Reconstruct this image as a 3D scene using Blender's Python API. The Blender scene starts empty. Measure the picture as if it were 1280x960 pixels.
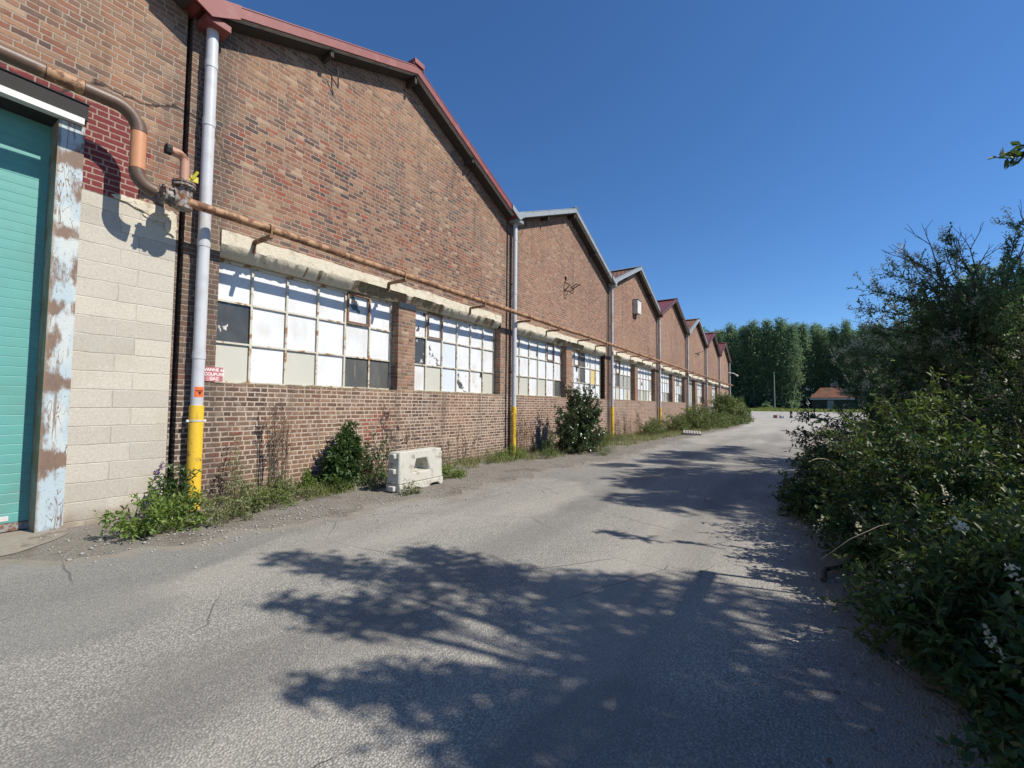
import bpy, math, random
import numpy as np
from mathutils import Vector, Matrix

random.seed(7)
RNG = np.random.default_rng(7)
SC = bpy.context.scene
COL = SC.collection
R_ = math.radians

# ------------------------------------------------------------------ helpers
class MB:
    """collects geometry that becomes ONE mesh object"""
    def __init__(s):
        s.v = []; s.f = []; s.m = []
    def add(s, vs, fs, mi=0):
        o = len(s.v); s.v += [tuple(v) for v in vs]
        s.f += [tuple(i + o for i in f) for f in fs]; s.m += [mi] * len(fs)
        return s
    def box(s, x0, x1, y0, y1, z0, z1, mi=0):
        return s.add([(x0,y0,z0),(x1,y0,z0),(x1,y1,z0),(x0,y1,z0),(x0,y0,z1),(x1,y0,z1),(x1,y1,z1),(x0,y1,z1)],
                     [(0,3,2,1),(4,5,6,7),(0,1,5,4),(1,2,6,5),(2,3,7,6),(3,0,4,7)], mi)
    def tube(s, path, r, seg=10, caps=True, mi=0):
        P = [Vector(p) for p in path]; n = len(P)
        rr = r if isinstance(r, (list, tuple)) else [r] * n
        vs = []; T = []
        for i in range(n):
            a = P[max(i-1,0)]; b = P[min(i+1,n-1)]; t = (b-a)
            T.append(t.normalized() if t.length > 1e-9 else Vector((0,0,1)))
        up = Vector((0,0,1)) if abs(T[0].z) < .9 else Vector((0,1,0))
        u = T[0].cross(up).normalized()
        for i in range(n):
            u = (u - T[i]*u.dot(T[i])).normalized(); w = T[i].cross(u)
            for k in range(seg):
                a = 2*math.pi*k/seg
                vs.append(P[i] + (u*math.cos(a) + w*math.sin(a))*rr[i])
        fs = []
        for i in range(n-1):
            for k in range(seg):
                k2 = (k+1) % seg
                fs.append((i*seg+k, i*seg+k2, (i+1)*seg+k2, (i+1)*seg+k))
        if caps:
            fs.append(tuple(range(seg-1,-1,-1))); fs.append(tuple(range((n-1)*seg, n*seg)))
        return s.add(vs, fs, mi)
    def prism_y(s, poly, y0, y1, mi=0):      # polygon in x,z extruded along y
        n = len(poly)
        vs = [(x,y0,z) for x,z in poly] + [(x,y1,z) for x,z in poly]
        fs = [tuple(range(n)), tuple(range(2*n-1,n-1,-1))] + [(i, i+n, (i+1)%n+n, (i+1)%n) for i in range(n)]
        return s.add(vs, fs, mi)
    def build(s, name, mats, parent=None, base=(0,0,0), smooth=None, label=None, bevel=0, fix=False):
        b = Vector(base)
        me = bpy.data.meshes.new(name)
        me.from_pydata([tuple(Vector(v)-b) for v in s.v], [], s.f)
        if not isinstance(mats, (list, tuple)): mats = [mats]
        for m in mats: me.materials.append(m)
        if len(mats) > 1: me.polygons.foreach_set('material_index', s.m)
        if fix:
            import bmesh
            bm = bmesh.new(); bm.from_mesh(me); bmesh.ops.recalc_face_normals(bm, faces=bm.faces); bm.to_mesh(me); bm.free()
        if smooth is not None:
            me.polygons.foreach_set('use_smooth', [True]*len(me.polygons))
            me.set_sharp_from_angle(angle=R_(smooth))
        me.update()
        o = bpy.data.objects.new(name, me); COL.objects.link(o)
        if parent: o.parent = parent
        else: o.location = b
        if label: o['label'] = label
        if bevel:
            md = o.modifiers.new('bevel', 'BEVEL'); md.width = bevel; md.segments = 2; md.limit_method = 'ANGLE'
        return o

def thing(name, label, cat, loc=(0,0,0), group=None):
    o = bpy.data.objects.new(name, None); COL.objects.link(o); o.location = loc
    o.empty_display_size = .2
    return tag(o, label, cat, group)
def tag(o, label, cat, group=None):
    o['label'] = label; o['category'] = cat
    if group: o['group'] = group
    return o
def kind(o, k): o['kind'] = k; return o
def copy_tree(o, parent=None):
    c = o.copy(); COL.objects.link(c); c.parent = parent
    for ch in list(o.children): copy_tree(ch, c)
    return c

# ------------------------------------------------------------------ node helpers
class NT:
    def __init__(s, name):
        s.mat = bpy.data.materials.new(name); s.mat.use_nodes = True
        s.t = s.mat.node_tree; s.t.nodes.clear()
        s.out = s.t.nodes.new('ShaderNodeOutputMaterial')
        s._co = None
    def link(s, val, sock):
        if val is None: return
        if isinstance(val, bpy.types.NodeSocket): s.t.links.new(val, sock)
        else:
            try: sock.default_value = val
            except Exception:
                sock.default_value = (*val, 1) if len(val) == 3 else val
    def node(s, typ, ins=None, **kw):
        n = s.t.nodes.new(typ)
        for k, v in kw.items(): setattr(n, k, v)
        for k, v in (ins or {}).items(): s.link(v, n.inputs[k])
        return n
    def m(s, op, a, b=0.0, c=0.0, clamp=False):
        n = s.t.nodes.new('ShaderNodeMath'); n.operation = op; n.use_clamp = clamp
        for i, v in enumerate((a, b, c)): s.link(v, n.inputs[i])
        return n.outputs[0]
    def co(s):
        if s._co is None: s._co = s.t.nodes.new('ShaderNodeTexCoord').outputs['Object']
        return s._co
    def xyz(s, v=None):
        n = s.t.nodes.new('ShaderNodeSeparateXYZ'); s.link(v or s.co(), n.inputs[0]); return n.outputs
    def comb(s, x=0., y=0., z=0.):
        n = s.t.nodes.new('ShaderNodeCombineXYZ')
        for i, v in enumerate((x,y,z)): s.link(v, n.inputs[i])
        return n.outputs[0]
    def noise(s, scale, detail=3, rough=.55, vec=None, col=False, stretch=None, dist=0.):
        v = vec or s.co()
        if stretch:
            mp = s.node('ShaderNodeMapping', {'Vector': v, 'Scale': stretch}); v = mp.outputs[0]
        n = s.node('ShaderNodeTexNoise', {'Vector': v, 'Scale': scale, 'Detail': detail, 'Roughness': rough, 'Distortion': dist})
        return n.outputs[1 if col else 0]
    def vor(s, scale, feature='F1', out='Distance', vec=None, rnd=1.0):
        n = s.node('ShaderNodeTexVoronoi', {'Vector': vec or s.co(), 'Scale': scale, 'Randomness': rnd}, feature=feature)
        return n.outputs[out]
    def white(s, vec):
        return s.node('ShaderNodeTexWhiteNoise', {'Vector': vec}, noise_dimensions='3D').outputs['Value']
    def ramp(s, fac, stops, interp='LINEAR'):
        n = s.t.nodes.new('ShaderNodeValToRGB'); cr = n.color_ramp; cr.interpolation = interp
        while len(cr.elements) < len(stops): cr.elements.new(.5)
        for e, (p, c) in zip(cr.elements, stops):
            e.position = p; e.color = (c,c,c,1) if isinstance(c,(int,float)) else (*c,1)
        s.link(fac, n.inputs[0]); return n.outputs[0]
    def mix(s, f, a, b, blend='MIX'):
        n = s.t.nodes.new('ShaderNodeMix'); n.data_type = 'RGBA'; n.blend_type = blend
        s.link(f, n.inputs[0]); s.link(a, n.inputs[6]); s.link(b, n.inputs[7]); return n.outputs[2]
    def step(s, v, a, b):       # smoothstep a..b -> 0..1
        n = s.node('ShaderNodeMapRange', {'Value': v, 'From Min': a, 'From Max': b}, interpolation_type='SMOOTHSTEP'); return n.outputs[0]
    def hsv(s, c, h=.5, sa=1., v=1.):
        return s.node('ShaderNodeHueSaturation', {'Color': c, 'Hue': h, 'Saturation': sa, 'Value': v}).outputs[0]
    def fin(s, col, rough=.8, bump=None, dist=.01, strength=1., metal=0., spec=.5, trans=0., tcol=None):
        p = s.node('ShaderNodeBsdfPrincipled', {'Base Color': col, 'Roughness': rough, 'Metallic': metal, 'Specular IOR Level': spec})
        if bump is not None:
            b = s.node('ShaderNodeBump', {'Height': bump, 'Distance': dist, 'Strength': strength}); s.t.links.new(b.outputs[0], p.inputs['Normal'])
        sh = p.outputs[0]
        if trans:
            tr = s.node('ShaderNodeBsdfTranslucent', {'Color': tcol or col})
            mx = s.node('ShaderNodeMixShader', {0: trans, 1: sh, 2: tr.outputs[0]}); sh = mx.outputs[0]
        s.t.links.new(sh, s.out.inputs[0]); return s.mat

# ------------------------------------------------------------------ materials
def mat_brick(name, red=False):
    t = NT(name)
    x, y, z = t.xyz()
    wob = t.noise(9, 2); wob2 = t.noise(55, 2)
    u = t.m('ADD', t.m('ADD', x, y), t.m('MULTIPLY', t.m('SUBTRACT', wob2, .5), .012))
    v = t.m('ADD', z, t.m('ADD', t.m('MULTIPLY', t.m('SUBTRACT', wob, .5), .016), t.m('MULTIPLY', t.m('SUBTRACT', t.noise(47, 2), .5), .010)))
    ROW, UNIT = .0735, .312
    r = t.m('DIVIDE', v, ROW); ri = t.m('FLOOR', r); fv = t.m('FRACT', r)
    rw = t.white(t.comb(ri, 3.1, 7.7))
    uu = t.m('ADD', t.m('DIVIDE', u, UNIT), t.m('ADD', t.m('MULTIPLY', ri, .5), t.m('MULTIPLY', rw, .30)))
    c = t.m('FLOOR', uu); fu = t.m('FRACT', uu)
    SPL = .655
    hd = t.m('GREATER_THAN', fu, SPL)
    du = t.m('MULTIPLY', t.m('MINIMUM', t.m('MINIMUM', fu, t.m('SUBTRACT', 1., fu)), t.m('ABSOLUTE', t.m('SUBTRACT', fu, SPL))), UNIT)
    dv = t.m('MULTIPLY', t.m('MINIMUM', fv, t.m('SUBTRACT', 1., fv)), ROW)
    d = t.m('MINIMUM', du, dv)
    low = t.step(t.m('ADD', z, t.m('MULTIPLY', t.noise(1.4, 2), .25)), 1.95, 1.75)      # 1 on the parapet below the windows
    jn = t.m('ADD', t.m('ADD', .0082, t.m('MULTIPLY', low, .0022)), t.m('MULTIPLY', t.m('SUBTRACT', t.noise(34, 4, .65), .5), .0175))
    brick = t.step(t.m('SUBTRACT', d, jn), -.0022, .0025)      # 1 inside a brick
    idv = t.comb(t.m('ADD', c, t.m('MULTIPLY', hd, .5)), ri, 1.3)
    w = t.white(idv); w2 = t.white(t.comb(ri, t.m('ADD', c, t.m('MULTIPLY', hd, .5)), 9.2))
    up = t.ramp(w, [(0,(.185,.096,.068)),(.14,(.245,.140,.095)),(.28,(.145,.086,.068)),(.40,(.285,.18,.12)),(.52,(.215,.108,.076)),(.63,(.105,.070,.060)),
                    (.72,(.24,.165,.115)),(.80,(.255,.10,.068)),(.87,(.075,.058,.053)),(.95,(.36,.26,.18))], 'CONSTANT')
    lo = t.ramp(w, [(0,(.115,.080,.058)),(.18,(.175,.125,.088)),(.34,(.088,.064,.050)),(.5,(.205,.15,.105)),(.64,(.13,.092,.066)),(.76,(.165,.108,.078)),(.88,(.066,.052,.046)),(.94,(.25,.185,.13))], 'CONSTANT')
    bc = t.mix(low, up, lo)
    # broad tinting: redder fields, greyer weathered fields
    tan = t.m('MULTIPLY', t.m('SUBTRACT', 1., low), t.step(t.noise(.30, 3, .5), .36, .56))
    bc = t.mix(t.m('MULTIPLY', tan, .34), bc, t.mix(t.m('MULTIPLY', w2, 1.), (.235,.16,.105), (.43,.325,.22)))
    n1 = t.noise(.38, 4, .6); n2 = t.noise(.9, 3)
    bc = t.mix(t.m('MULTIPLY', t.step(x, 10.4, 10.6), .30), bc, t.mix(w2, (.19,.088,.062), (.30,.155,.11)))
    bc = t.mix(t.m('MULTIPLY', t.step(n1, .50, .66), .35), bc, (.285,.165,.095))
    bc = t.mix(t.m('MULTIPLY', t.step(n2, .53, .70), .5), bc, (.105,.084,.07))
    bc = t.mix(t.m('MULTIPLY', t.step(t.noise(.55, 3), .58, .72), t.m('MULTIPLY', t.m('GREATER_THAN', w2, .45), .55)), bc, (.27,.08,.05))
    bc = t.hsv(bc, .5, 1., t.m('ADD', .78, t.m('MULTIPLY', t.noise(38, 4, .65), .5)))
    mo = t.mix(low, (.335,.275,.215), (.46,.385,.315))
    mo = t.mix(t.m('MULTIPLY', t.step(t.noise(1.1, 4), .5, .72), .5), mo, (.23,.195,.155))
    mo = t.hsv(mo, .5, 1., t.m('ADD', .75, t.m('MULTIPLY', t.noise(60, 3), .5)))
    smear = t.m('MULTIPLY', t.step(t.noise(5, 4, .65), .50, .72), t.m('ADD', .30, t.m('MULTIPLY', low, .34)))   # mortar smeared over brick faces
    bc = t.mix(smear, bc, mo)
    col = t.mix(brick, mo, bc)
    if red:
        e = t.m('MULTIPLY', t.m('SUBTRACT', t.noise(6, 3), .5), .35)
        inx = t.m('MULTIPLY', t.step(t.m('ADD', x, t.m('MULTIPLY', e, 1.6)), 2.07, 2.03), t.m('GREATER_THAN', x, -4.))
        inz = t.m('MULTIPLY', t.step(z, 3.9, 3.95), t.step(t.m('ADD', z, t.m('MULTIPLY', e, .35)), 5.07, 5.03))
        k = t.m('MULTIPLY', t.m('MULTIPLY', inx, inz), t.m('MULTIPLY', t.m('ADD', .22, t.m('MULTIPLY', brick, .78)), t.step(t.noise(14, 3), .22, .36)))
        col = t.mix(k, col, t.mix(brick, (.30,.17,.155), (.165,.052,.05)))
    # soot and damp near the ground, pale lime bloom in places
    gz = t.m('MULTIPLY', t.step(t.m('ADD', z, t.m('MULTIPLY', t.noise(2.2, 4), .9)), .95, .35), .5)
    col = t.mix(gz, col, (.17,.135,.095))
    bloom = t.m('MULTIPLY', t.step(t.noise(1.9, 5, .7), .64, .76), .4)
    col = t.mix(bloom, col, (.46,.40,.33))
    run = t.m('MULTIPLY', t.step(t.noise(2.4, 5, .65, stretch=(1.2,1.2,.10)),   .52, .70), .46)
    col = t.mix(run, col, (.085,.07,.06))
    # dark soot where the bays meet
    jx = t.m('ABSOLUTE', t.m('SUBTRACT', t.m('FRACT', t.m('ADD', t.m('DIVIDE', t.m('SUBTRACT', x, 2.75), 8.0243), .5)), .5))
    sk = t.m('MULTIPLY', t.step(t.m('ADD', jx, t.m('MULTIPLY', t.m('SUBTRACT', t.noise(1.6, 5, .7), .5), .16)), .085, .01), .62)
    col = t.mix(t.m('MULTIPLY', sk, t.m('ADD', .35, t.m('MULTIPLY', brick, .65))), col, (.075,.066,.06))
    # dark cracks
    ck = t.vor(.42, 'DISTANCE_TO_EDGE', vec=t.mix(.22, t.co(), t.noise(3, 3, col=True)))
    ckm = t.m('MULTIPLY', t.step(ck, .006, .001), t.step(t.noise(.5, 2), .56, .62))
    col = t.mix(ckm, col, (.05,.04,.035))
    wide = t.noise(.16, 3, .5); col = t.hsv(col, .494, 1.10, t.m('ADD', .72, t.m('MULTIPLY', wide, .50)))
    h = t.m('ADD', t.m('MULTIPLY', brick, .8), t.m('ADD', t.m('MULTIPLY', t.noise(70, 4, .7), .35), t.m('MULTIPLY', w2, .3)))
    return t.fin(col, .93, h, .011, .9, spec=.2)

def mat_blocks():
    t = NT('aerated_blocks'); x, y, z = t.xyz()
    wob = t.m('MULTIPLY', t.m('SUBTRACT', t.noise(7, 3), .5), .022)
    ROW, L = .2195, .60
    r = t.m('DIVIDE', t.m('ADD', t.m('SUBTRACT', z, .06), wob), ROW); ri = t.m('FLOOR', r); fv = t.m('FRACT', r)
    odd = t.m('MODULO', ri, 2.)
    uu = t.m('DIVIDE', t.m('ADD', t.m('SUBTRACT', t.m('ADD', x, y), t.m('ADD', 1.85, t.m('MULTIPLY', odd, .185))), wob), L)
    fu = t.m('FRACT', uu); c = t.m('FLOOR', uu)
    d = t.m('MINIMUM', t.m('MULTIPLY', t.m('MINIMUM', fu, t.m('SUBTRACT', 1., fu)), L), t.m('MULTIPLY', t.m('MINIMUM', fv, t.m('SUBTRACT', 1., fv)), ROW))
    inb = t.step(d, .003, .008); w = t.white(t.comb(c, ri, 2.2))
    col = t.ramp(w, [(0,(.47,.435,.37)),(.3,(.42,.39,.335)),(.55,(.50,.465,.39)),(.8,(.44,.405,.345))], 'CONSTANT')
    col = t.hsv(col, .5, 1., t.m('ADD', .72, t.m('MULTIPLY', t.noise(30, 5, .7), .55)))
    pit = t.step(t.noise(85, 2, .5, stretch=(1,1,1.7)), .36, .30)
    col = t.mix(t.m('MULTIPLY', pit, .75), col, (.21,.18,.14))
    p2 = t.step(t.noise(30, 4, .7, stretch=(1,1,2.2)), .40, .33); col = t.mix(t.m('MULTIPLY', p2, .45), col, (.27,.24,.19))
    col = t.mix(inb, t.mix(t.step(t.noise(2.5, 3), .4, .6), (.55,.51,.45), (.40,.365,.31)), col)
    col = t.mix(t.m('MULTIPLY', t.step(t.noise(1.4, 4), .5, .68), .3), col, (.36,.31,.24))
    foot = t.step(t.m('ADD', z, t.m('MULTIPLY', t.noise(3.5, 4), .5)), .48, .22)
    col = t.mix(t.m('MULTIPLY', foot, .75), col, (.20,.155,.11))
    h = t.m('ADD', t.m('MULTIPLY', inb, .7), t.m('SUBTRACT', t.m('MULTIPLY', t.noise(45, 4, .7), .5), t.m('MULTIPLY', pit, .4)))
    return t.fin(col, .95, h, .01, .8, spec=.15)

def mat_plain(name, col, rough=.6, var=.2, scale=6, metal=0., bump=.0, spec=.4, dirt=None, dirt_amt=.4, dscale=3):
    t = NT(name)
    c = t.hsv(col if isinstance(col, bpy.types.NodeSocket) else (*col,1), .5, 1., t.m('ADD', 1-var/2, t.m('MULTIPLY', t.noise(scale, 4, .6), var)))
    if dirt: c = t.mix(t.m('MULTIPLY', t.step(t.noise(dscale, 5, .65), .48, .68), dirt_amt), c, dirt)
    return t.fin(c, rough, t.noise(scale*7, 3) if bump else None, bump, .6, metal, spec)

def mat_rusty(name, base, rust=(.16,.062,.03), amt=.5, scale=5, rough=.75, streak=False):
    """painted steel with rust breaking through"""
    t = NT(name)
    n = t.noise(scale, 6, .68, stretch=(1,1,.35) if streak else None)
    k = t.step(n, .62-.25*amt, .70-.25*amt)
    rc = t.mix(t.noise(scale*6, 3), tuple(a*.55 for a in rust), tuple(min(1,a*1.6) for a in rust))
    bc = t.hsv((*base,1), .5, 1., t.m('ADD', .8, t.m('MULTIPLY', t.noise(scale*3, 4), .4)))
    return t.fin(t.mix(k, bc, rc), t.m('ADD', rough-.15, t.m('MULTIPLY', k, .2)), t.m('ADD', t.m('MULTIPLY', k, .4), t.noise(scale*12, 3)), .003, .5, spec=.4)

def mat_trim():
    t = NT('flaking_blue_paint'); x, y, z = t.xyz()
    base = t.mix(t.noise(4, 4), (.33,.425,.48), (.43,.49,.50))
    base = t.mix(t.m('MULTIPLY', t.step(t.noise(1.1, 3, stretch=(3,3,1)), .5, .6), .6), base, (.54,.55,.50))
    rust = t.mix(t.noise(25, 3), (.085,.042,.024), (.21,.105,.05))
    bands = t.m('MULTIPLY', t.step(t.m('ABSOLUTE', t.m('SUBTRACT', t.m('FRACT', t.m('DIVIDE', t.m('SUBTRACT', z, .35), .87)), .5)), .17, .02), .34)
    low = t.noise(2.3, 5, .7, stretch=(1.6,1.6,.55))
    k = t.m('MULTIPLY', t.step(t.m('ADD', low, t.m('ADD', t.m('MULTIPLY', bands, .42), t.m('MULTIPLY', t.step(z, 3.2, .6), .06))), .52, .64), .9)
    # wandering scratched loops
    w = t.noise(6.5, 2, .4, stretch=(2.1,2.1,.6), dist=1.1)
    scr = t.m('MULTIPLY', t.step(t.m('ABSOLUTE', t.m('SUBTRACT', w, .5)), .019, .008), t.m('MULTIPLY', t.step(t.noise(2.1, 2), .50, .56), .9))
    drip = t.m('MULTIPLY', t.step(t.noise(9, 4, .65, stretch=(2.4,2.4,.12)), .56, .66), .75)
    kk = t.m('MAXIMUM', t.m('MAXIMUM', k, scr), drip)
    col = t.mix(kk, base, rust)
    col = t.mix(t.m('MULTIPLY', t.step(t.m('ADD', x, t.m('MULTIPLY', t.noise(8,3), .06)), 1.315, 1.275), .8), col, (.20,.14,.085))
    spk = t.step(t.noise(60, 2), .67, .72)
    col = t.mix(spk, col, (.09,.065,.05))
    return t.fin(col, .7, t.m('ADD', t.m('MULTIPLY', kk, -.6), t.noise(40, 3)), .003, .7)

def mat_conc(name, a, b, scale=3, rough=.95, dark=None, bump=.012):
    t = NT(name)
    c = t.mix(t.noise(scale, 6, .65), a, b)
    if dark: c = t.mix(t.m('MULTIPLY', t.step(t.noise(scale*1.7, 5, .7), .52, .66), .75), c, dark)
    c = t.hsv(c, .5, 1., t.m('ADD', .8, t.m('MULTIPLY', t.noise(scale*14, 3), .4)))
    return t.fin(c, rough, t.m('ADD', t.noise(scale*5, 5, .7), t.m('MULTIPLY', t.noise(scale*25, 3), .4)), bump, .8, spec=.2)

def mat_pane(name, paint, peel=0., dirt=.45, glass=(.030,.030,.028)):
    t = NT(name); x, y, z = t.xyz()
    c = t.hsv((*paint,1), .5, 1., t.m('ADD', .94, t.m('MULTIPLY', t.noise(1.6, 2), .12)))
    c = t.mix(t.m('MULTIPLY', t.step(t.noise(3.2, 4, .6, stretch=(1,1,.4)), .46, .74), dirt), c, (.44,.40,.33))
    c = t.mix(t.m('MULTIPLY', t.step(t.noise(7, 4, .7, stretch=(1.5,1.5,.22)), .60, .74), .45), c, (.36,.27,.17))
    c = t.mix(t.m('MULTIPLY', t.step(t.noise(40, 2), .68, .73), .5), c, (.30,.24,.17))
    rough = .55
    if peel > 0:
        th = .80-.5*peel
        k = t.step(t.noise(3.6, 5, .62, stretch=(1,1,.7)), th, th+.012)
        edge = t.m('SUBTRACT', t.step(t.noise(3.6, 5, .62, stretch=(1,1,.7)), th-.03, th), k)
        c = t.mix(t.m('MULTIPLY', edge, .5), c, (.30,.24,.17))
        c = t.mix(k, c, t.mix(t.noise(5,3), glass, tuple(g*3 for g in glass)))
        rough = t.m('SUBTRACT', .55, t.m('MULTIPLY', k, .4))
    return t.fin(c, rough, t.noise(2.2, 2), .004, .25, spec=.5)

def mat_metal_roof(name, col):
    t = NT(name); x, y, z = t.xyz()
    fr = t.m('FRACT', t.m('DIVIDE', y, .333))
    rib = t.m('MULTIPLY', t.step(fr, .0, .08), t.step(fr, .25, .17))
    c = t.hsv((*col,1), .5, 1., t.m('ADD', .75, t.m('MULTIPLY', t.noise(1.2, 4), .5)))
    return t.fin(c, .5, rib, .05, 1., spec=.4)

def mat_tiles(name, a, b, moss=(.10,.085,.06)):
    t = NT(name); x, y, z = t.xyz()
    r = t.m('DIVIDE', z, .13); ri = t.m('FLOOR', r)
    uu = t.m('ADD', t.m('DIVIDE', t.m('ADD', y, 0.), .21), t.m('MULTIPLY', ri, .5)); 
    w = t.white(t.comb(ri, t.m('FLOOR', uu), .5))
    c = t.mix(w, a, b)
    c = t.mix(t.m('MULTIPLY', t.step(t.noise(.9, 5, .7), .46, .6), .8), c, moss)
    wave = t.m('SINE', t.m('MULTIPLY', uu, 6.283))
    return t.fin(c, .9, t.m('ADD', t.m('FRACT', r), t.m('MULTIPLY', wave, .4)), .03, 1., spec=.2)

def mat_leaf(name, cols, trans=.28, rough=.45, spec=.4, tr_gain=1.5):
    t = NT(name)
    a = t.node('ShaderNodeAttribute', attribute_name='rnd').outputs['Fac']
    st = [(i/(len(cols)-1), c) for i, c in enumerate(cols)]
    c = t.ramp(a, st)
    tc = t.hsv(c, .48, 1.15, tr_gain)
    return t.fin(c, rough, None, trans=trans, tcol=tc, spec=spec)

def mat_road():
    t = NT('worn_asphalt'); x, y, z = t.xyz()
    dust = t.node('ShaderNodeAttribute', attribute_name='dust').outputs['Fac']
    cell = t.vor(92, 'F1', 'Color'); cx = t.xyz(cell)[0]; cd = t.vor(92, 'F1', 'Distance')
    cell2 = t.xyz(t.vor(150, 'F1', 'Color'))[1]
    st = t.ramp(cx, [(0,(.135,.13,.12)),(.22,(.215,.207,.19)),(.5,(.285,.275,.25)),(.75,(.345,.332,.30)),(.93,(.42,.402,.36)),(1,(.50,.48,.43))])
    st = t.mix(t.m('MULTIPLY', t.step(cd, .42, .60), .85), st, (.075,.072,.068))
    st = t.mix(.35, st, t.mix(cell2, (.18,.174,.158), (.37,.355,.32)))
    big = t.noise(.32, 5, .6); st = t.hsv(st, .5, 1., t.m('ADD', .78, t.m('MULTIPLY', big, .50)))
    # worn wheel tracks running along the road: smoother and a little darker
    ty = t.m('ADD', y, t.m('MULTIPLY', t.m('SUBTRACT', t.noise(.12, 2), .5), 1.6))
    grime = t.m('MULTIPLY', t.step(t.noise(.9, 6, .7, stretch=(.45,1,1)), .50, .66), .45)
    st = t.mix(grime, st, (.135,.128,.115))
    trk = t.m('ADD', t.step(t.m('ABSOLUTE', t.m('ADD', ty, 4.35)), .42, .1), t.step(t.m('ABSOLUTE', t.m('ADD', ty, 6.0)), .42, .1))
    st = t.mix(t.m('MULTIPLY', trk, .40), st, (.125,.122,.115))
    # dusty film stretched along the lane
    film = t.step(t.noise(.55, 5, .6, stretch=(.22,1.2,1)), .44, .68)
    st = t.mix(t.m('MULTIPLY', film, .36), st, (.39,.365,.32))
    # dark old repairs and oil
    pat = t.step(t.noise(.30, 2, .4, stretch=(.5,1,1)), .555, .575)
    st = t.mix(t.m('MULTIPLY', pat, .40), st, (.12,.12,.118))
    oil = t.step(t.noise(1.7, 4, .6), .68, .80); st = t.mix(t.m('MULTIPLY', oil, .5), st, (.06,.058,.055))
    wv = t.mix(.10, t.co(), t.noise(1.6, 4, col=True))
    ck = t.vor(.55, 'DISTANCE_TO_EDGE', vec=wv)
    ckm = t.m('MULTIPLY', t.step(ck, .0042, .0012), t.step(t.noise(.35, 2), .48, .56))
    st = t.mix(t.m('MULTIPLY', ckm, .5), st, (.06,.058,.054))
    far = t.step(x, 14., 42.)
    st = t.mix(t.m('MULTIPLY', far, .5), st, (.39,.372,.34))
    soil = t.mix(t.noise(4, 5), (.165,.145,.12), (.26,.24,.205))
    k = t.step(t.m('ADD', dust, t.m('MULTIPLY', t.m('SUBTRACT', t.noise(2.6, 6, .7), .5), 1.1)), .50, .85)
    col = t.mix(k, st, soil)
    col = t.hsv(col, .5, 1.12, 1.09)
    h = t.m('SUBTRACT', t.m('MULTIPLY', t.m('SUBTRACT', .7, cd), .8), t.m('MULTIPLY', ckm, .8))
    return t.fin(col, .9, h, .008, .9, spec=.25)

def mat_ground():
    t = NT('gritty_soil'); x, y, z = t.xyz()
    c = t.mix(t.noise(2.2, 6, .65), (.125,.108,.088), (.25,.23,.20))
    peb = t.vor(38, 'F1', 'Color'); pd = t.vor(38, 'F1', 'Distance')
    pb = t.m('MULTIPLY', t.step(t.xyz(peb)[0], .55, .6), t.step(pd, .5, .35))
    c = t.mix(t.m('MULTIPLY', pb, .65), c, t.mix(t.xyz(peb)[1], (.20,.19,.17), (.46,.44,.40)))
    c = t.mix(t.m('MULTIPLY', t.step(t.noise(1.3, 5, .7), .5, .68), .6), c, (.10,.08,.058))
    c = t.hsv(c, .5, 1., t.m('ADD', .8, t.m('MULTIPLY', t.noise(50, 3), .4)))
    turf = t.step(x, 95., 98.)
    c = t.mix(turf, c, t.mix(t.noise(.7, 4), (.085,.12,.03), (.15,.175,.05)))
    return t.fin(c, .96, t.m('ADD', t.noise(30, 5, .7), t.m('MULTIPLY', pb, .6)), .02, .8, spec=.15)

M = {}
M['brick'] = mat_brick('weathered_brick'); M['brick_red'] = mat_brick('weathered_brick_with_red_paint', True)
M['blocks'] = mat_blocks(); M['trim'] = mat_trim()
M['lintel'] = mat_conc('crumbling_cream_concrete', (.52,.475,.375), (.62,.58,.48), 3, dark=(.38,.325,.235), bump=.02)
M['spall'] = mat_conc('broken_concrete', (.20,.165,.11), (.40,.34,.24), 9, dark=(.07,.055,.04), bump=.03)
M['conc'] = mat_conc('grey_concrete', (.24,.225,.20), (.36,.34,.30), 2)
M['apron'] = mat_conc('stained_concrete', (.19,.165,.135), (.29,.26,.215), 1.3, dark=(.12,.10,.08), bump=.006)
M['white_metal'] = mat_plain('white_header_paint', (.62,.63,.62), .5, .3, 5, dirt=(.30,.27,.22))
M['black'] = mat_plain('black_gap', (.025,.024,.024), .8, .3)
M['shutter'] = mat_plain('teal_shutter', (.105,.315,.285), .5, .22, 2.5, dirt=(.12,.235,.21), dirt_amt=.55, dscale=1.6)
M['pvc'] = mat_plain('grey_pvc', (.50,.51,.53), .42, .12, 4, dirt=(.30,.29,.28), dirt_amt=.35)
M['zincpipe'] = mat_plain('weathered_downpipe', (.42,.42,.42), .5, .25, 4, dirt=(.20,.17,.15), dirt_amt=.6)
M['yellow'] = mat_rusty('yellow_paint', (.70,.45,.04), (.20,.11,.05), .16, 9, .55)
M['rustpipe'] = mat_rusty('rusty_gas_pipe', (.33,.19,.10), (.15,.075,.042), .62, 9)
M['darkpipe'] = mat_rusty('brown_pipe', (.115,.072,.050), (.30,.17,.09), .10, 6, .6)
M['orange'] = mat_rusty('orange_primer', (.50,.235,.12), (.26,.11,.05), .25, 9, .65)
M['pinkpipe'] = mat_rusty('faded_primer', (.42,.235,.17), (.17,.075,.04), .35, 10)
M['plate'] = mat_rusty('flange_steel', (.26,.25,.24), (.14,.07,.04), .6, 14)
M['handle'] = mat_plain('yellow_handle', (.50,.44,.04), .5, .2, 20)
M['fasc_red'] = mat_plain('red_trim_metal', (.20,.050,.048), .6, .35, 4, dirt=(.27,.12,.105), dirt_amt=.6)
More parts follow.
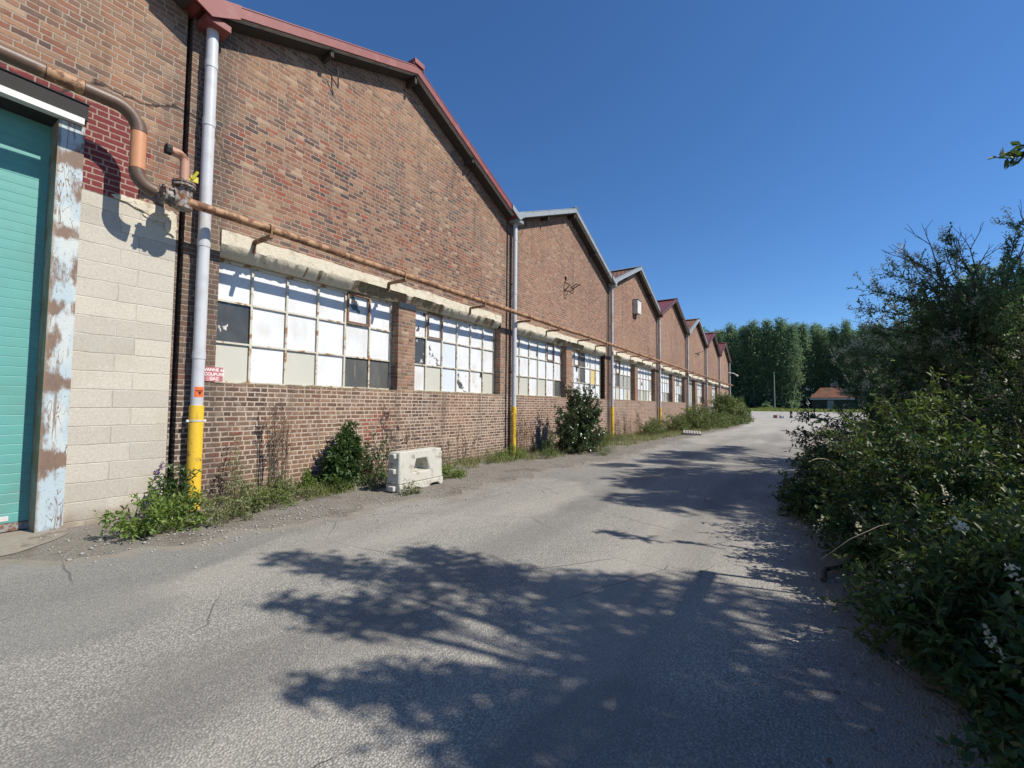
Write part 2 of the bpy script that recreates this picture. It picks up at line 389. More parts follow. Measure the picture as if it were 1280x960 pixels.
M['fasc_zinc'] = mat_plain('zinc_trim', (.27,.30,.31), .5, .4, 3, dirt=(.14,.14,.14), dirt_amt=.6)
M['fasc_dark'] = mat_plain('maroon_trim', (.11,.045,.045), .55, .4, 3)
M['soffit'] = mat_plain('soffit_board', (.36,.36,.35), .8, .3, 2, dirt=(.20,.19,.18), dirt_amt=.7)
M['timber'] = mat_plain('timber_and_eave_shade', (.05,.042,.036), .9, .5, 6)  # purlin timber; on the inner eave boards the dark tone stands for shade
M['roof_red'] = mat_metal_roof('red_ribbed_roof', (.17,.045,.042))
M['roof_tile'] = mat_tiles('brown_tiles', (.16,.075,.052), (.24,.12,.085))
M['hut_tile'] = mat_tiles('orange_tiles', (.18,.072,.045), (.27,.12,.075), (.12,.075,.05))
M['frame'] = mat_rusty('cream_window_bars', (.52,.49,.40), (.24,.125,.045), .38, 8, .6)
M['vent'] = mat_rusty('rusted_vent_bars', (.20,.12,.07), (.16,.07,.035), .7, 10)
PANES = [mat_pane('white_pane', (.63,.645,.665)), mat_pane('bluish_pane', (.55,.60,.645), dirt=.1), mat_pane('cream_pane', (.47,.465,.405), dirt=.2),
         mat_pane('dark_pane', (.070,.072,.070), dirt=.12), mat_pane('peeling_pane', (.63,.64,.655), .47), mat_pane('scraped_dark_pane', (.62,.63,.64), .84),
         mat_pane('grey_pane', (.32,.325,.31), dirt=.3), mat_pane('yellow_pane', (.55,.44,.17)), mat_pane('flaking_pane', (.62,.635,.65), .36)]
M['sign'] = mat_plain('faded_red_sign', (.38,.12,.135), .5, .2, 8, dirt=(.62,.38,.36), dirt_amt=.5)
M['signtext'] = mat_plain('white_lettering', (.80,.74,.72), .6, .1)
M['sticker'] = mat_plain('orange_sticker', (.75,.14,.035), .5, .1); M['ink'] = mat_plain('black_ink', (.02,.018,.018), .6, .1)
M['barrier'] = mat_conc('dirty_white_plastic', (.41,.395,.335), (.53,.52,.47), 4, .65, dark=(.21,.185,.135), bump=.003)
M['lead'] = mat_plain('lead_box', (.55,.54,.50), .6, .3, 8, dirt=(.3,.28,.25))
M['iron'] = mat_plain('wrought_iron', (.03,.027,.025), .8, .4)
M['wood_grey'] = mat_plain('grey_wood', (.30,.28,.25), .9, .5, 12, bump=.003)
M['pole_wood'] = mat_plain('pole_concrete', (.26,.25,.22), .9, .4, 5)
M['hutwall'] = mat_plain('green_black_render', (.034,.040,.034), .95, .6, 2, dirt=(.03,.045,.025), dirt_amt=.9, dscale=1)
M['hutdoor'] = mat_plain('pale_hut_door', (.22,.225,.23), .8, .3); M['hutfascia'] = mat_plain('pale_eaves', (.36,.355,.34), .7, .3)
M['stripe_white'] = mat_plain('faded_pink_band', (.50,.36,.34), .6, .2); M['stripe_dark'] = mat_plain('dark_post', (.035,.03,.035), .6, .2)
M['redblock'] = mat_plain('faded_red_block', (.33,.14,.10), .8, .3)
M['bark'] = mat_conc('bark', (.085,.068,.05), (.15,.125,.095), 8, dark=(.04,.032,.025), bump=.02)
M['forestbark'] = mat_conc('forest_bark', (.06,.055,.045), (.17,.155,.13), 2, bump=.02)
M['stem_g'] = mat_plain('green_stems', (.10,.115,.045), .7, .4, 20); M['stem_b'] = mat_plain('brown_stems', (.105,.078,.052), .85, .5, 20)
M['stem_dry'] = mat_plain('dry_stalks', (.15,.105,.075), .9, .6, 9); M['cane'] = mat_plain('pale_dead_canes', (.36,.31,.23), .85, .4, 15)
M['l_weed'] = mat_leaf('weed_leaves', [(.085,.14,.028),(.13,.20,.04),(.20,.27,.07)])
M['l_mix'] = mat_leaf('dusty_weed_leaves', [(.095,.125,.045),(.15,.18,.075),(.23,.235,.12)])
M['l_dark'] = mat_leaf('dark_leaves', [(.028,.058,.018),(.048,.09,.026),(.085,.14,.045)], rough=.38)
M['l_laurel'] = mat_leaf('glossy_leaves', [(.03,.055,.02),(.055,.088,.03),(.11,.145,.06)], .15, .22, .6)
M['l_priv'] = mat_leaf('shrub_leaves', [(.060,.110,.050),(.10,.165,.070),(.16,.235,.11)], .50, .45, .35, 1.9)
M['l_bram'] = mat_leaf('bramble_leaves', [(.024,.050,.016),(.038,.074,.022),(.058,.098,.030),(.10,.128,.042)], .22, .48, .3)
M['l_hedge'] = mat_leaf('nettle_leaves', [(.045,.075,.022),(.075,.12,.035),(.13,.165,.055)], .35, .5)
M['l_tree'] = mat_leaf('tree_leaves', [(.03,.06,.02),(.05,.09,.025),(.08,.13,.04)], .3)
M['l_forest'] = mat_leaf('forest_leaves', [(.065,.115,.075),(.10,.17,.095),(.15,.23,.125),(.23,.31,.19)], .45, .55, .35, 1.6)
M['l_brush'] = mat_leaf('roadside_brush', [(.065,.105,.028),(.11,.155,.045),(.17,.20,.075)], .25, .5)
M['l_flower'] = mat_leaf('cream_flowers', [(.55,.52,.37),(.66,.64,.49),(.76,.74,.61)], .5, .8, .2, 1.1)
M['l_purple'] = mat_leaf('purple_flowers', [(.09,.045,.13),(.16,.08,.22)], .2, .8)
M['l_dry'] = mat_leaf('dry_leaves', [(.14,.09,.055),(.22,.15,.09),(.32,.25,.16)], .15, .85)
M['grass'] = mat_leaf('grass_blades', [(.10,.14,.035),(.17,.20,.06),(.30,.27,.13)], .25, .6)
M['fgrass'] = mat_leaf('field_grass_blades', [(.11,.16,.035),(.17,.22,.05),(.24,.27,.08)], .25, .6)
M['stone'] = mat_conc('loose_stones', (.22,.21,.19), (.46,.44,.40), 9)
M['road'] = mat_road(); M['ground'] = mat_ground()

# ------------------------------------------------------------------ setting: ground and road
S = 8.0243
def zg(x):
    t = min(1, max(0, (x-66)/46)); return .85*t*t*(3-2*t)
def sheet(name, xs, edges, mat, lift, attr=False):
    """strip surface; edges(x) -> list of (y, dust) across"""
    vs, fs, du = [], [], []
    n = None
    for x in xs:
        e = edges(x); n = len(e)
        for y, d in e: vs.append((x, y, zg(x)+lift)); du.append(d)
    for i in range(len(xs)-1):
        for k in range(n-1):
            a = i*n+k; fs.append((a, a+1, a+n+1, a+n))
    mb = MB(); mb.add(vs, fs); o = mb.build(name, mat, fix=False)
    me = o.data
    # make sure the sheet faces up
    me.update()
    if me.polygons[0].normal.z < 0: me.flip_normals()
    if attr:
        a = me.attributes.new('dust', 'FLOAT', 'POINT'); a.data.foreach_set('value', du)
    return kind(o, 'structure')
xs_g = [-600,-100,-30,0,30,60] + [66+46*i/12 for i in range(13)] + [140,200,700]
sheet('ground', xs_g, lambda x: [(-700,0),(-60,0),(-10,0),(0,0),(60,0),(700,0)], M['ground'], 0)

EDGE_L = [(-40,-1.2),(-4,-1.0),(.6,-1.0),(1.4,-1.35),(2.2,-1.85),(3.4,-1.95),(4.4,-2.0),(5.5,-2.3),(7.2,-2.36),(9.2,-2.3),(11.4,-2.72),(18,-2.55),(24,-2.6),(34,-3.3),(46,-3.0),(56,-1.9),(60,1.),(64,12),(68,26),(74,36),(90,42),(99,42)]
EDGE_R = [(-40,-8.6),(0,-8.1),(2.8,-7.75),(3.6,-7.6),(6.4,-7.25),(10,-7.3),(20,-7.6),(32,-7.9),(42,-9),(50,-13),(58,-26),(66,-40),(80,-48),(99,-52)]
def lerp(tab, x):
    return float(np.interp(x, [a for a,_ in tab], [b for _,b in tab]))
def road_edges(x):
    jl = .12*math.sin(x*3.1)+.09*math.sin(x*7.7+1)+.06*math.sin(x*15.3); jr = .10*math.sin(x*2.7+2)+.08*math.sin(x*8.9)
    a = lerp(EDGE_L, x)+jl; b = lerp(EDGE_R, x)+jr
    return [(b,1.),(b+.3,.75),(b+.8,.35),(b+1.5,.08),(b+2.2,0.)] + [(b+2.2+(a-1.9-b-2.2)*k/4,0.) for k in (1,2,3)] + [(a-1.9,0.),(a-1.2,.05),(a-.7,.22),(a-.3,.55),(a,1.)]
xs_r = [-40+i*2 for i in range(18)] + [-4+i*.12 for i in range(200)] + [20+i*.5 for i in range(100)] + [70+i for i in range(30)]
sheet('road', xs_r, road_edges, M['road'], .004, True)
kind(MB().add([(-6,-.92,.008),(.6,-.86,.008),(1.0,-.80,.008),(1.32,-.52,.008),(1.47,-.30,.008),(1.5,-.003,.008),(1.27,.24,.008),(-6,.24,.008)], [(0,1,2,3,4,5,6,7)]).build('concrete_apron', M['apron']), 'structure')

# ------------------------------------------------------------------ factory building
F = thing('factory_building', 'long brick factory with a row of gabled bays and white painted windows', 'building')
VZ, RZ = 6.98, 8.66
WB, WT, LT = 1.73, 3.63, 4.0
def J(n): return 2.5 + S*(n-1)

def wall_mesh(x0, x1, openings, apex, zv, extra_x=()):
    """brick wall with real openings and reveals; openings (xa,xb,za,zb)"""
    xs = sorted(set([x0, x1, apex] + [o[0] for o in openings] + [o[1] for o in openings] + list(extra_x)))
    zs = sorted(set([-.05, zv] + [o[2] for o in openings] + [o[3] for o in openings]))
    zs = [z for z in zs if z <= zv]
    mb = MB(); edges = {}
    polys = []
    def roof(x): return RZ + .10 - (RZ-VZ)/(S/2)*abs(x-apex) - .12
    for i in range(len(xs)-1):
        for j in range(len(zs)-1):
            cx, cz = (xs[i]+xs[i+1])/2, (zs[j]+zs[j+1])/2
            if any(o[0] < cx < o[1] and o[2] < cz < o[3] for o in openings): continue
            polys.append([(xs[i],zs[j]),(xs[i+1],zs[j]),(xs[i+1],zs[j+1]),(xs[i],zs[j+1])])
        polys.append([(xs[i],zv),(xs[i+1],zv),(xs[i+1],roof(xs[i+1])),(xs[i],roof(xs[i]))])
    vid = {}
    vs = []; fs = []
    def vert(p, y):
        k = (round(p[0],4), round(p[1],4), y)
        if k not in vid: vid[k] = len(vs); vs.append((p[0], y, p[1]))
        return vid[k]
    cnt = {}
    for P in polys:
        fs.append([vert(p, 0.) for p in P])
        for a, b in zip(P, P[1:]+P[:1]):
            ka, kb = vert(a,0.), vert(b,0.)
            cnt.setdefault((min(ka,kb),max(ka,kb)), []).append((a,b))
    for k, L in cnt.items():
        if len(L) == 1:
            a, b = L[0]
            fs.append([vert(b,0.), vert(a,0.), vert(a,.30), vert(b,.30)])
    mb.add(vs, fs); return mb

# window layout in every bay: two openings with a brick pier between
WIN = [(.47, 3.92), (4.41, 7.86-.30+.16)]
NOISE = np.random.default_rng(3)
def window(x0, x1, z0, z1, cols, rows, codes, label, vent=None):
    y = .235
    g = MB(); fr = MB()
    cw = (x1-x0)/cols; rh = (z1-z0)/rows
    for c in range(cols):
        for r in range(rows):
            ci = codes.get((c,r), 0)
            tl = float(NOISE.uniform(-.004,.004))
            xa, xb = x0+c*cw+.004, x0+(c+1)*cw-.004; zb = z1-r*rh-.004; za = z1-(r+1)*rh+.004
            g.add([(xa,y+tl,za),(xb,y-tl,za),(xb,y-tl*.5,zb),(xa,y+tl*.5,zb),(xa,y+.012,za),(xb,y+.012,za),(xb,y+.012,zb),(xa,y+.012,zb)],
                  [(0,1,2,3),(0,4,5,1),(3,2,6,7),(0,3,7,4),(1,5,6,2)], ci)
    w = g.build('window', PANES, F, label=label)
    t = .017
    for c in range(cols+1):
        xx = x0+c*cw; e = t if 0 < c < cols else t*1.3
        xx = min(max(xx, x0+e), x1-e)
        fr.box(xx-e, xx+e, y-.035, y-.008, z0, z1)
    for r in range(rows+1):
        zz = z1-r*rh; e = t*.85 if 0 < r < rows else t*1.4
        zz = min(max(zz, z0+e), z1-e)
        for c in range(cols):
            fr.box(x0+c*cw+t*1.02, x0+(c+1)*cw-t*1.02, y-.031, y-.010, zz-e, zz+e)
    fr.build('window_frame', M['frame'], w)
    for (c, r) in (vent or []):
        v = MB(); xa, xb = x0+c*cw+.022, x0+(c+1)*cw-.022; zb, za = z1-r*rh-.02, z1-(r+1)*rh+.018
        for (a,b,cc,d) in ((xa,xa+.035,za,zb),(xb-.035,xb,za,zb),(xa+.036,xb-.036,zb-.035,zb),(xa+.036,xb-.036,za,za+.035)):
            v.box(a,b,y-.062,y-.036,cc,d)
        v.build('vent_casement', M['vent'], w, label='rusty opening vent casement')
    return w

def lintel(x0, x1, seed, amount):
    rg = np.random.default_rng(seed)
    n = int((x1-x0)/.035)
    k = np.cumsum(rg.normal(0, 1, n+1)); k = (k-k.min())/(k.max()-k.min()+1e-9)
    fine = np.convolve(rg.normal(0,1,n+9), np.ones(4)/4, 'valid')[:n+1]
    xs = np.linspace(x0, x1, n+1)
    broad = .5+.5*np.sin(xs*1.35+seed)+.35*np.sin(xs*3.7+seed*2)
    chip = np.clip((broad-.35)*.13+fine*.036, 0, .16)*amount
    top = .014*np.convolve(rg.normal(0,1,n+25), np.ones(12)/12, 'valid')[:n+1]*2.2
    mb = MB(); vs = []; mi = []
    for x, c, tp in zip(xs, chip, top):
        yf = -.036
        vs += [(x, .02, LT), (x, yf+.006, LT-.006+tp), (x, yf+float(rg.normal(0,.0025)), (LT+WT)/2), (x, yf, WT+.15+c*.8),
               (x, yf+.05+c*.5+float(rg.normal(0,.007)), WT+.085+c*.5+float(rg.normal(0,.006))), (x, yf+.135+c*.3, WT+.004), (x, .27, WT+.004)]
    fs = []; m = []
    for i in range(n):
        for j in range(6):
            a = i*7+j
            fs.append((a, a+1, a+8, a+7)); m.append(1 if j in (3,4) and chip[i] > .012 else 0)
    mb.v = vs; mb.f = fs; mb.m = m
    mb.f += [tuple(range(6,-1,-1)), tuple(range(n*7, n*7+7))]; mb.m += [0,0]
    return mb

PAL = {}
codes = {
 (1,0): {(0,1):5,(0,2):2,(2,2):2,(4,2):3,(5,2):3,(4,0):8},
 (1,1): {(0,0):4,(0,1):5,(1,0):0,(1,2):2,(2,1):1,(2,2):1,(3,2):4,(4,2):4,(5,2):2,(1,1):8},
 (2,0): {(1,2):2,(3,2):2,(5,2):3,(0,2):2},
 (2,1): {(1,0):0,(1,1):4,(2,0):3,(2,1):3,(4,1):7,(2,2):8,(4,2):4},
 (3,0): {(2,1):3,(4,1):6,(3,1):6,(5,1):6,(4,2):2,(5,2):2,(2,2):2,(3,2):1},
 (3,1): {(2,1):4,(3,2):6,(4,2):2,(5,1):6,(5,2):8,(1,2):6,(2,2):2},
 (4,0): {(3,2):6,(4,2):6,(5,2):3,(4,1):1,(5,1):1},
 (4,1): {(4,2):3,(5,1):6,(5,2):3,(3,1):1},
 (5,1): {(4,2):3,(5,2):6,(3,2):2},
 (6,0): {(4,2):6,(5,1):2}}
vents = {(1,0):[(4,0)], (1,1):[(1,0)], (2,0):[(4,0)], (2,1):[(1,0)], (3,0):[(2,0)], (4,1):[(3,0)]}
bay_trim = {0:'fasc_red',1:'fasc_red',2:'fasc_zinc',3:'fasc_zinc',4:'fasc_dark',5:'fasc_zinc',6:'fasc_dark',7:'fasc_dark'}
bay_roof = {0:'roof_red',1:'roof_red',2:'roof_tile',3:'roof_tile',4:'roof_red',5:'roof_tile',6:'roof_red',7:'roof_red'}

for n in range(0, 8):
    a, b = J(n), J(n+1); ap = (a+b)/2
    x0, x1 = a+.02, b-.05
    if n == 0:
        ops = [(-3.2,1.27,-.05,4.95),(1.27,2.43,-.05,3.97)]
        wall_mesh(x0, x1, ops, ap, 6.0).build('brick_wall', M['brick_red'], F, label='end bay wall with red painted bricks beside the shutter')
    else:
        ops = []
        if n <= 4:
            for (u0,u1) in WIN: ops.append((a+u0, a+u1, WB, WT))
        elif n == 5:
            ops = [(a+.6, a+3.7, -.05, WT), (a+4.41, a+7.7, WB, WT)]
        elif n == 6:
            ops = [(a+4.0, a+7.2, .6, WT)]
        ops.append((a+.47, a+7.72, WT, LT))
        wall_mesh(x0, x1, ops, ap, 6.0).build('brick_wall', M['brick'], F)
        lintel(a+.473, a+7.717, 11+n, 1. if n < 3 else .7).build('lintel', [M['lintel'], M['spall']], F, smooth=40)
        if n <= 4:
            for i,(u0,u1) in enumerate(WIN):
                lab = {(1,0):'window of white panes with scraped dark and grey glass, nearest the shutter', (2,1):'window with one yellow pane'}.get((n,i))
                window(a+u0, a+u1, WB+.003, WT-.003, 6, 3, codes[(n,i)], lab, vents.get((n,i)))
            # concrete pad on the pier and worn sill edge
            MB().box(a+3.93, a+4.40, -.012, .03, WT-.12, WT-.006).build('pier_pad', M['conc'], F)
            for (u0,u1) in WIN:
                s = MB(); k = 18
                for i in range(k):
                    xa = a+u0+.004+(u1-u0-.008)*i/k; xb = a+u0+.004+(u1-u0-.008)*(i+1)/k
                    s.box(xa, xb-.002, .004+random.uniform(0,.02), .195, WB+.002, WB+.012+random.uniform(0,.022))
                s.build('window_sill', M['spall'], F)
        elif n == 5:
            MB().box(a+.6+.003, a+3.7-.003, .26, .30, -.05, WT-.003).build('rendered_panel', M['conc'], F, label='grey rendered infill panel')
            window(a+4.413, a+7.697, WB+.003, WT-.003, 5, 3, codes[(5,1)], None)
        elif n == 6:
            window(a+4.003, a+7.197, .65, WT-.003, 5, 4, codes[(6,0)], None)
    # dark joint between bays
    if n > 0:
        MB().box(a-.049, a+.019, .12, .28, -.05, VZ-.25).build('expansion_joint', M['black'], F)
    # roof: two slopes from valley to ridge over the depth of the hall
    sl = (RZ-VZ)/(S/2); OV = .33; D = 24.
    rf = MB()
    th = .10
    for sgn in (-1, 1):
        xe = a if sgn < 0 else b
        p = [(xe, VZ+.0), (ap, RZ), (ap, RZ-th), (xe, VZ-th)]
        if sgn > 0: p = p[::-1]
        rf.prism_y(p, -OV+.02, D)
    ro = rf.build('roof', M[bay_roof[n]], F, fix=True)
    # verge trim: board along both rakes, standing proud of the roof edge
    tr = MB(); H = .15
    for sgn in (-1, 1):
        xe = a+.02 if sgn < 0 else b-.02
        ze = VZ + sl*.02
        p = [(xe, ze+.035), (ap-.0005*(-sgn), RZ+.035), (ap-.0005*(-sgn), RZ+.035-H), (xe, ze+.035-H)]
        if sgn > 0: p = p[::-1]
        tr.prism_y(p, -OV-.012, -OV+.018)
        q = [(xe, ze+.055), (ap-.0005*(-sgn), RZ+.055), (ap-.0005*(-sgn), RZ+.037), (xe, ze+.037)]
        if sgn > 0: q = q[::-1]
        tr.prism_y(q, -OV-.02, -OV+.16)
    tr.build('verge_trim', M[bay_trim[n]], ro, fix=True)
    sf = MB()
    for sgn in (-1, 1):
        xe = a+.12 if sgn < 0 else b-.12
        p = [(xe, VZ+sl*.12-th-.004), (ap, RZ-th-.004), (ap, RZ-th-.022), (xe, VZ+sl*.12-th-.022)]
        if sgn > 0: p = p[::-1]
        sf.prism_y(p, -OV+.02, -.225)
    sf.build('soffit', M['soffit'], ro, fix=True)
    ib_ = MB()  # dark board added behind the soffit, its colour stands in for eave shade
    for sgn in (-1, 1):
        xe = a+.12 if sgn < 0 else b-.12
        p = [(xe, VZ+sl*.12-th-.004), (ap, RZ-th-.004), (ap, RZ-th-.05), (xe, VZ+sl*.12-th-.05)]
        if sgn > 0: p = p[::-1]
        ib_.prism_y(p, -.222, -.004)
    ib_.build('eave_shade_board', M['timber'], ro, fix=True)
    for k, sgn in ((.5,-1),(.5,1),(1.,1)):
        xc = ap + sgn*(1-k)*S/2; zc = RZ - sl*abs(xc-ap) - th - .024
        MB().box(xc-.03, xc+.03, -OV+.05, -.003, zc-.13-(.05 if k == 1 else 0), zc-(.012 if k < 1 else .0)).build('purlin', M['timber'], ro)
    # ridge cap
    rc = MB(); mcap = bay_trim[n] if n < 5 else bay_roof[n]
    rc.prism_y([(ap-.16, RZ-.03+.06), (ap, RZ+.04+.06), (ap+.16, RZ-.03+.06), (ap+.16, RZ-.05+.06), (ap, RZ+.02+.06), (ap-.16, RZ-.05+.06)], -OV-.03, D, 0)
    if n == 1:
        rc.box(ap-.13, ap+.15, -OV-.05, -OV+.28, RZ+.05, RZ+.15)
    rc.build('ridge_cap', M[mcap], ro, fix=True, label='dark red ridge cap' if n in (0,1) else None)

# valley gutter ends and drainpipes
for n in range(1, 9):
    a = J(n); px = 2.707 + S*(n-1)
    g = MB(); red = n == 1
    mt = M['fasc_red'] if red else (M['fasc_zinc'] if n in (2,3,5) else M['fasc_dark'])
    w = .40 if red else .30; hh = .20 if red else .15
    if n < 8:
        sl = (RZ-VZ)/(S/2)
        g.prism_y([(a-w, VZ+sl*w+.045), (a, VZ+.045), (a+w*1.15, VZ+sl*w*1.15+.045), (a+w*1.15, VZ+sl*w*1.15-hh+.03), (a+.10, VZ-hh+.0), (a-w, VZ+sl*w-hh+.05)], -.33-.05, -.33-.022)
        g.box(a+.05, a+.36, -.33, -.02, VZ-hh-.03, VZ-hh+.06)
    else:
        g.box(a-.2, a+.16, -.36, -.02, VZ-.2, VZ-.02)
    g.build('gutter_end', mt, F, fix=True)
    first = n == 1
    r = .074 if first else .066
    dp = MB(); mp = M['pvc'] if n <= 2 else M['zincpipe']
    top = VZ-.16
    py = -.135
    if n < 8 or True:
        dp.tube([(px,py,1.36 if n <= 5 else .02),(px,py,top)], r, 18)
    for zc in ((2.05, 3.62, 5.35, 6.2) if first else (2.6, 4.7, 6.3)):
        dp.tube([(px,py,zc),(px,py,zc+.10)], r+.006, 18)
    d = dp.build('drainpipe', mp, F, smooth=40)
    if n <= 5:
        gs = MB(); gs.tube([(px,py,.0),(px,py,1.41)], r+.012, 18)
        gs.tube([(px,py,.20),(px,py,.215)], r+.016, 18)
        gd = gs.build('pipe_guard', M['yellow'], d, smooth=40)
        st = MB(); st.tube([(px,py,1.19),(px,py,1.215)], r+.017, 18)
        for sgn in (-1,1): st.box(px+sgn*(r+.014)-(.0 if sgn>0 else .03), px+sgn*(r+.014)+(.03 if sgn>0 else .0), py-.012, py+.012, 1.187, 1.218)
        st.build('strap', M['lead'] if first else M['yellow'], gd, smooth=40)
    for zc in (2.4, 5.0):
        MB().box(px-.015, px+.015, py+r, -.002, zc, zc+.03).build('pipe_clip', M['iron'], d)

# loading bay: block pier, frame, header, shutter
MB().box(1.4735, 2.427, 0.0, .28, -.05, 3.965).build('block_wall', M['blocks'], F)
rg = np.random.default_rng(5)
cl = MB()
for (cx, cz, w, h) in ((1.99,3.99,.20,.06),(2.12,3.97,.18,.075),(2.3,3.93,.12,.10),(2.36,3.80,.07,.12),(2.22,3.88,.16,.05),(1.84,4.0,.10,.035)):
    P = []
    for k in range(12):
        q = 2*math.pi*k/12; rr = 1+rg.uniform(-.28,.22)
        P.append((cx+math.cos(q)*w*rr, min(4.12, cz+math.sin(q)*h*rr)))
    P = [(min(2.435,x), z) for x, z in P]
    yy = -.012-rg.uniform(0,.014)
    cl.prism_y(P, yy, -.003)
cl.build('lintel_remnant', M['lintel'], F, fix=True, label='broken cream lintel remnant above the pale blocks', bevel=.006)
df = MB(); df.box(1.25, 1.4715, -.022, -.003, .0, 4.69); df.box(1.25, 1.268, -.003, .33, 0., 4.69)
dfo = df.build('door_frame', M['trim'], F, label='pale blue steel door frame with rust and scratches')
hd = MB(); hd.box(-3.25, 1.485, -.05, -.003, 4.775, 4.96); hd.box(-3.25, 1.49, -.065, -.003, 4.962, 4.972)
hdo = hd.build('door_header', M['black'], F)
MB().box(-3.25, 1.45, -.085, .02, 4.70, 4.772).build('white_rail', M['white_metal'], hdo)
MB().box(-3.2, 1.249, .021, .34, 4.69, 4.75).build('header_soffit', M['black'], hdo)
sh = MB(); prof = []
z = .10; ph = .1085
while z < 4.72:
    prof += [(.2985, z), (.2955, z+.006), (.2950, z+ph*.5), (.2955, z+ph-.006), (.2985, z+ph-.001)]
    z += ph
vs = [(-3.2, y, zz) for y, zz in prof] + [(1.249, y, zz) for y, zz in prof]; k = len(prof)
sh.add(vs, [(i, i+k, i+k+1, i+1) for i in range(k-1)])
sho = sh.build('roller_shutter', M['shutter'], F)
MB().box(-3.2, 1.249, .285, .31, .012, .099).build('bottom_bar', M['plate'], sho)
lb = MB(); lb.box(.72, 1.10, .290, .2940, .125, .18); lbo = lb.build('notice_strip', M['white_metal'], sho, label='white strip at the foot of the shutter')
MB().box(.80, .98, .2885, .2895, .142, .163).build('red_dash', M['sign'], sho)
# small hall end wall and back so the building is closed
eb = MB(); eb.box(J(8)-.034, J(8)+.0, .302, 24., -.05, VZ-.12); eb.box(J(0), J(0)+.034, .302, 24., -.05, VZ-.12); eb.box(J(0)+.035, J(8)-.035, 23.7, 24., -.05, VZ-.12)
eb.build('side_wall', M['brick'], F)
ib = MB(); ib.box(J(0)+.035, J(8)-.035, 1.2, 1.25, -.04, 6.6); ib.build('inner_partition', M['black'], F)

# ------------------------------------------------------------------ gas pipe on brackets
GP = thing('gas_pipe', 'rusty gas pipe on brackets along the whole factory front, rising over the shutter', 'pipe', (2.2,-.45,4.05))
gb = (2.2,-.45,4.05)
def arc(c, r, a0, a1, n=9, y=-.45):
    return [(c[0]+r*math.cos(R_(a0+(a1-a0)*i/n)), y, c[1]+r*math.sin(R_(a0+(a1-a0)*i/n))) for i in range(n+1)]
pth = [(2.24,-.45,4.05)] + [(2.24+i*1.4+ (0 if i else .2), -.45+random.uniform(-.008,.008), 4.05+random.uniform(-.010,.010)) for i in range(1,41)] + [(J(8)+.1,-.45,4.05)]
MB().tube(pth, .060, 12).build('main_pipe', M['rustpipe'], GP, gb, 40)
PX = 1.86
MB().tube(arc((PX+.17,4.23),.18,270,180)+[(PX-.01,-.45,4.24)], .080, 14).build('elbow', M['darkpipe'], GP, gb, 40)
MB().tube([(PX-.01,-.45,4.245),(PX-.01,-.45,4.69)], .078, 14).build('riser', M['orange'], GP, gb, 40, label='orange primed upright length')
MB().tube([(PX-.01,-.45,4.695)]+arc((PX-.25,4.70),.24,0,90)+[(1.35,-.45,4.935)], .080, 14).build('elbow', M['darkpipe'], GP, gb, 40)
MB().tube([(1.345,-.45,4.935),(1.05,-.45,4.93)], .0805, 14).build('flaking_sleeve', M['rustpipe'], GP, gb, 40)
MB().tube([(1.045,-.45,4.93),(-2,-.45,4.92),(-5.4,-.45,4.93)], .080, 14).build('overhead_pipe', M['darkpipe'], GP, gb, 40)
fl = MB()
for x in (2.105, 2.205): fl.tube([(x,-.45,4.05),(x+.028,-.45,4.05)], .125, 18)
for k in range(6):
    q = math.pi*k/3+.3; yy, zz = -.45+.104*math.cos(q), 4.05+.104*math.sin(q)
    fl.tube([(2.085,yy,zz),(2.255,yy,zz)], .014, 6)
fl.tube([(2.13,-.45,4.05),(2.21,-.45,4.05)], .085, 12)
fl.build('flange', M['plate'], GP, gb, 40)
vb = MB(); vb.tube([(2.33,-.45,3.96),(2.33,-.45,4.22)], .075, 14); vb.tube([(2.33,-.45,3.94),(2.33,-.45,3.98)], .10, 16)
vb.tube([(2.33,-.45,4.22),(2.33,-.45,4.245)], .128, 18); vb.tube([(2.33,-.45,4.262),(2.33,-.45,4.285)], .128, 18)
for k in range(6):
    q = math.pi*k/3; vb.tube([(2.33+.106*math.cos(q),-.45+.106*math.sin(q),4.20),(2.33+.106*math.cos(q),-.45+.106*math.sin(q),4.31)], .013, 6)
vb.build('valve_body', M['plate'], GP, gb, 40)
MB().tube([(2.33,-.45,4.29),(2.33,-.45,4.55)]+[(2.33-.09+.09*math.cos(R_(q)), -.45, 4.55+.09*math.sin(R_(q))) for q in (20,45,70,90)]+[(2.17,-.45,4.64)], .052, 12).build('branch_pipe', M['pinkpipe'], GP, gb, 40)
MB().tube([(2.175,-.45,4.64),(2.12,-.45,4.64)], .068, 8).build('end_cap', M['iron'], GP, gb, 40)
vh = MB(); vh.box(2.385, 2.47, -.50, -.485, 4.325, 4.40); vh.tube([(2.37,-.47,4.34),(2.43,-.49,4.33)], .02, 8); vh.tube([(2.40,-.50,4.35),(2.45,-.53,4.46)], .018, 6)
vh.build('valve_handle', M['handle'], GP, gb, label='yellow valve handle')
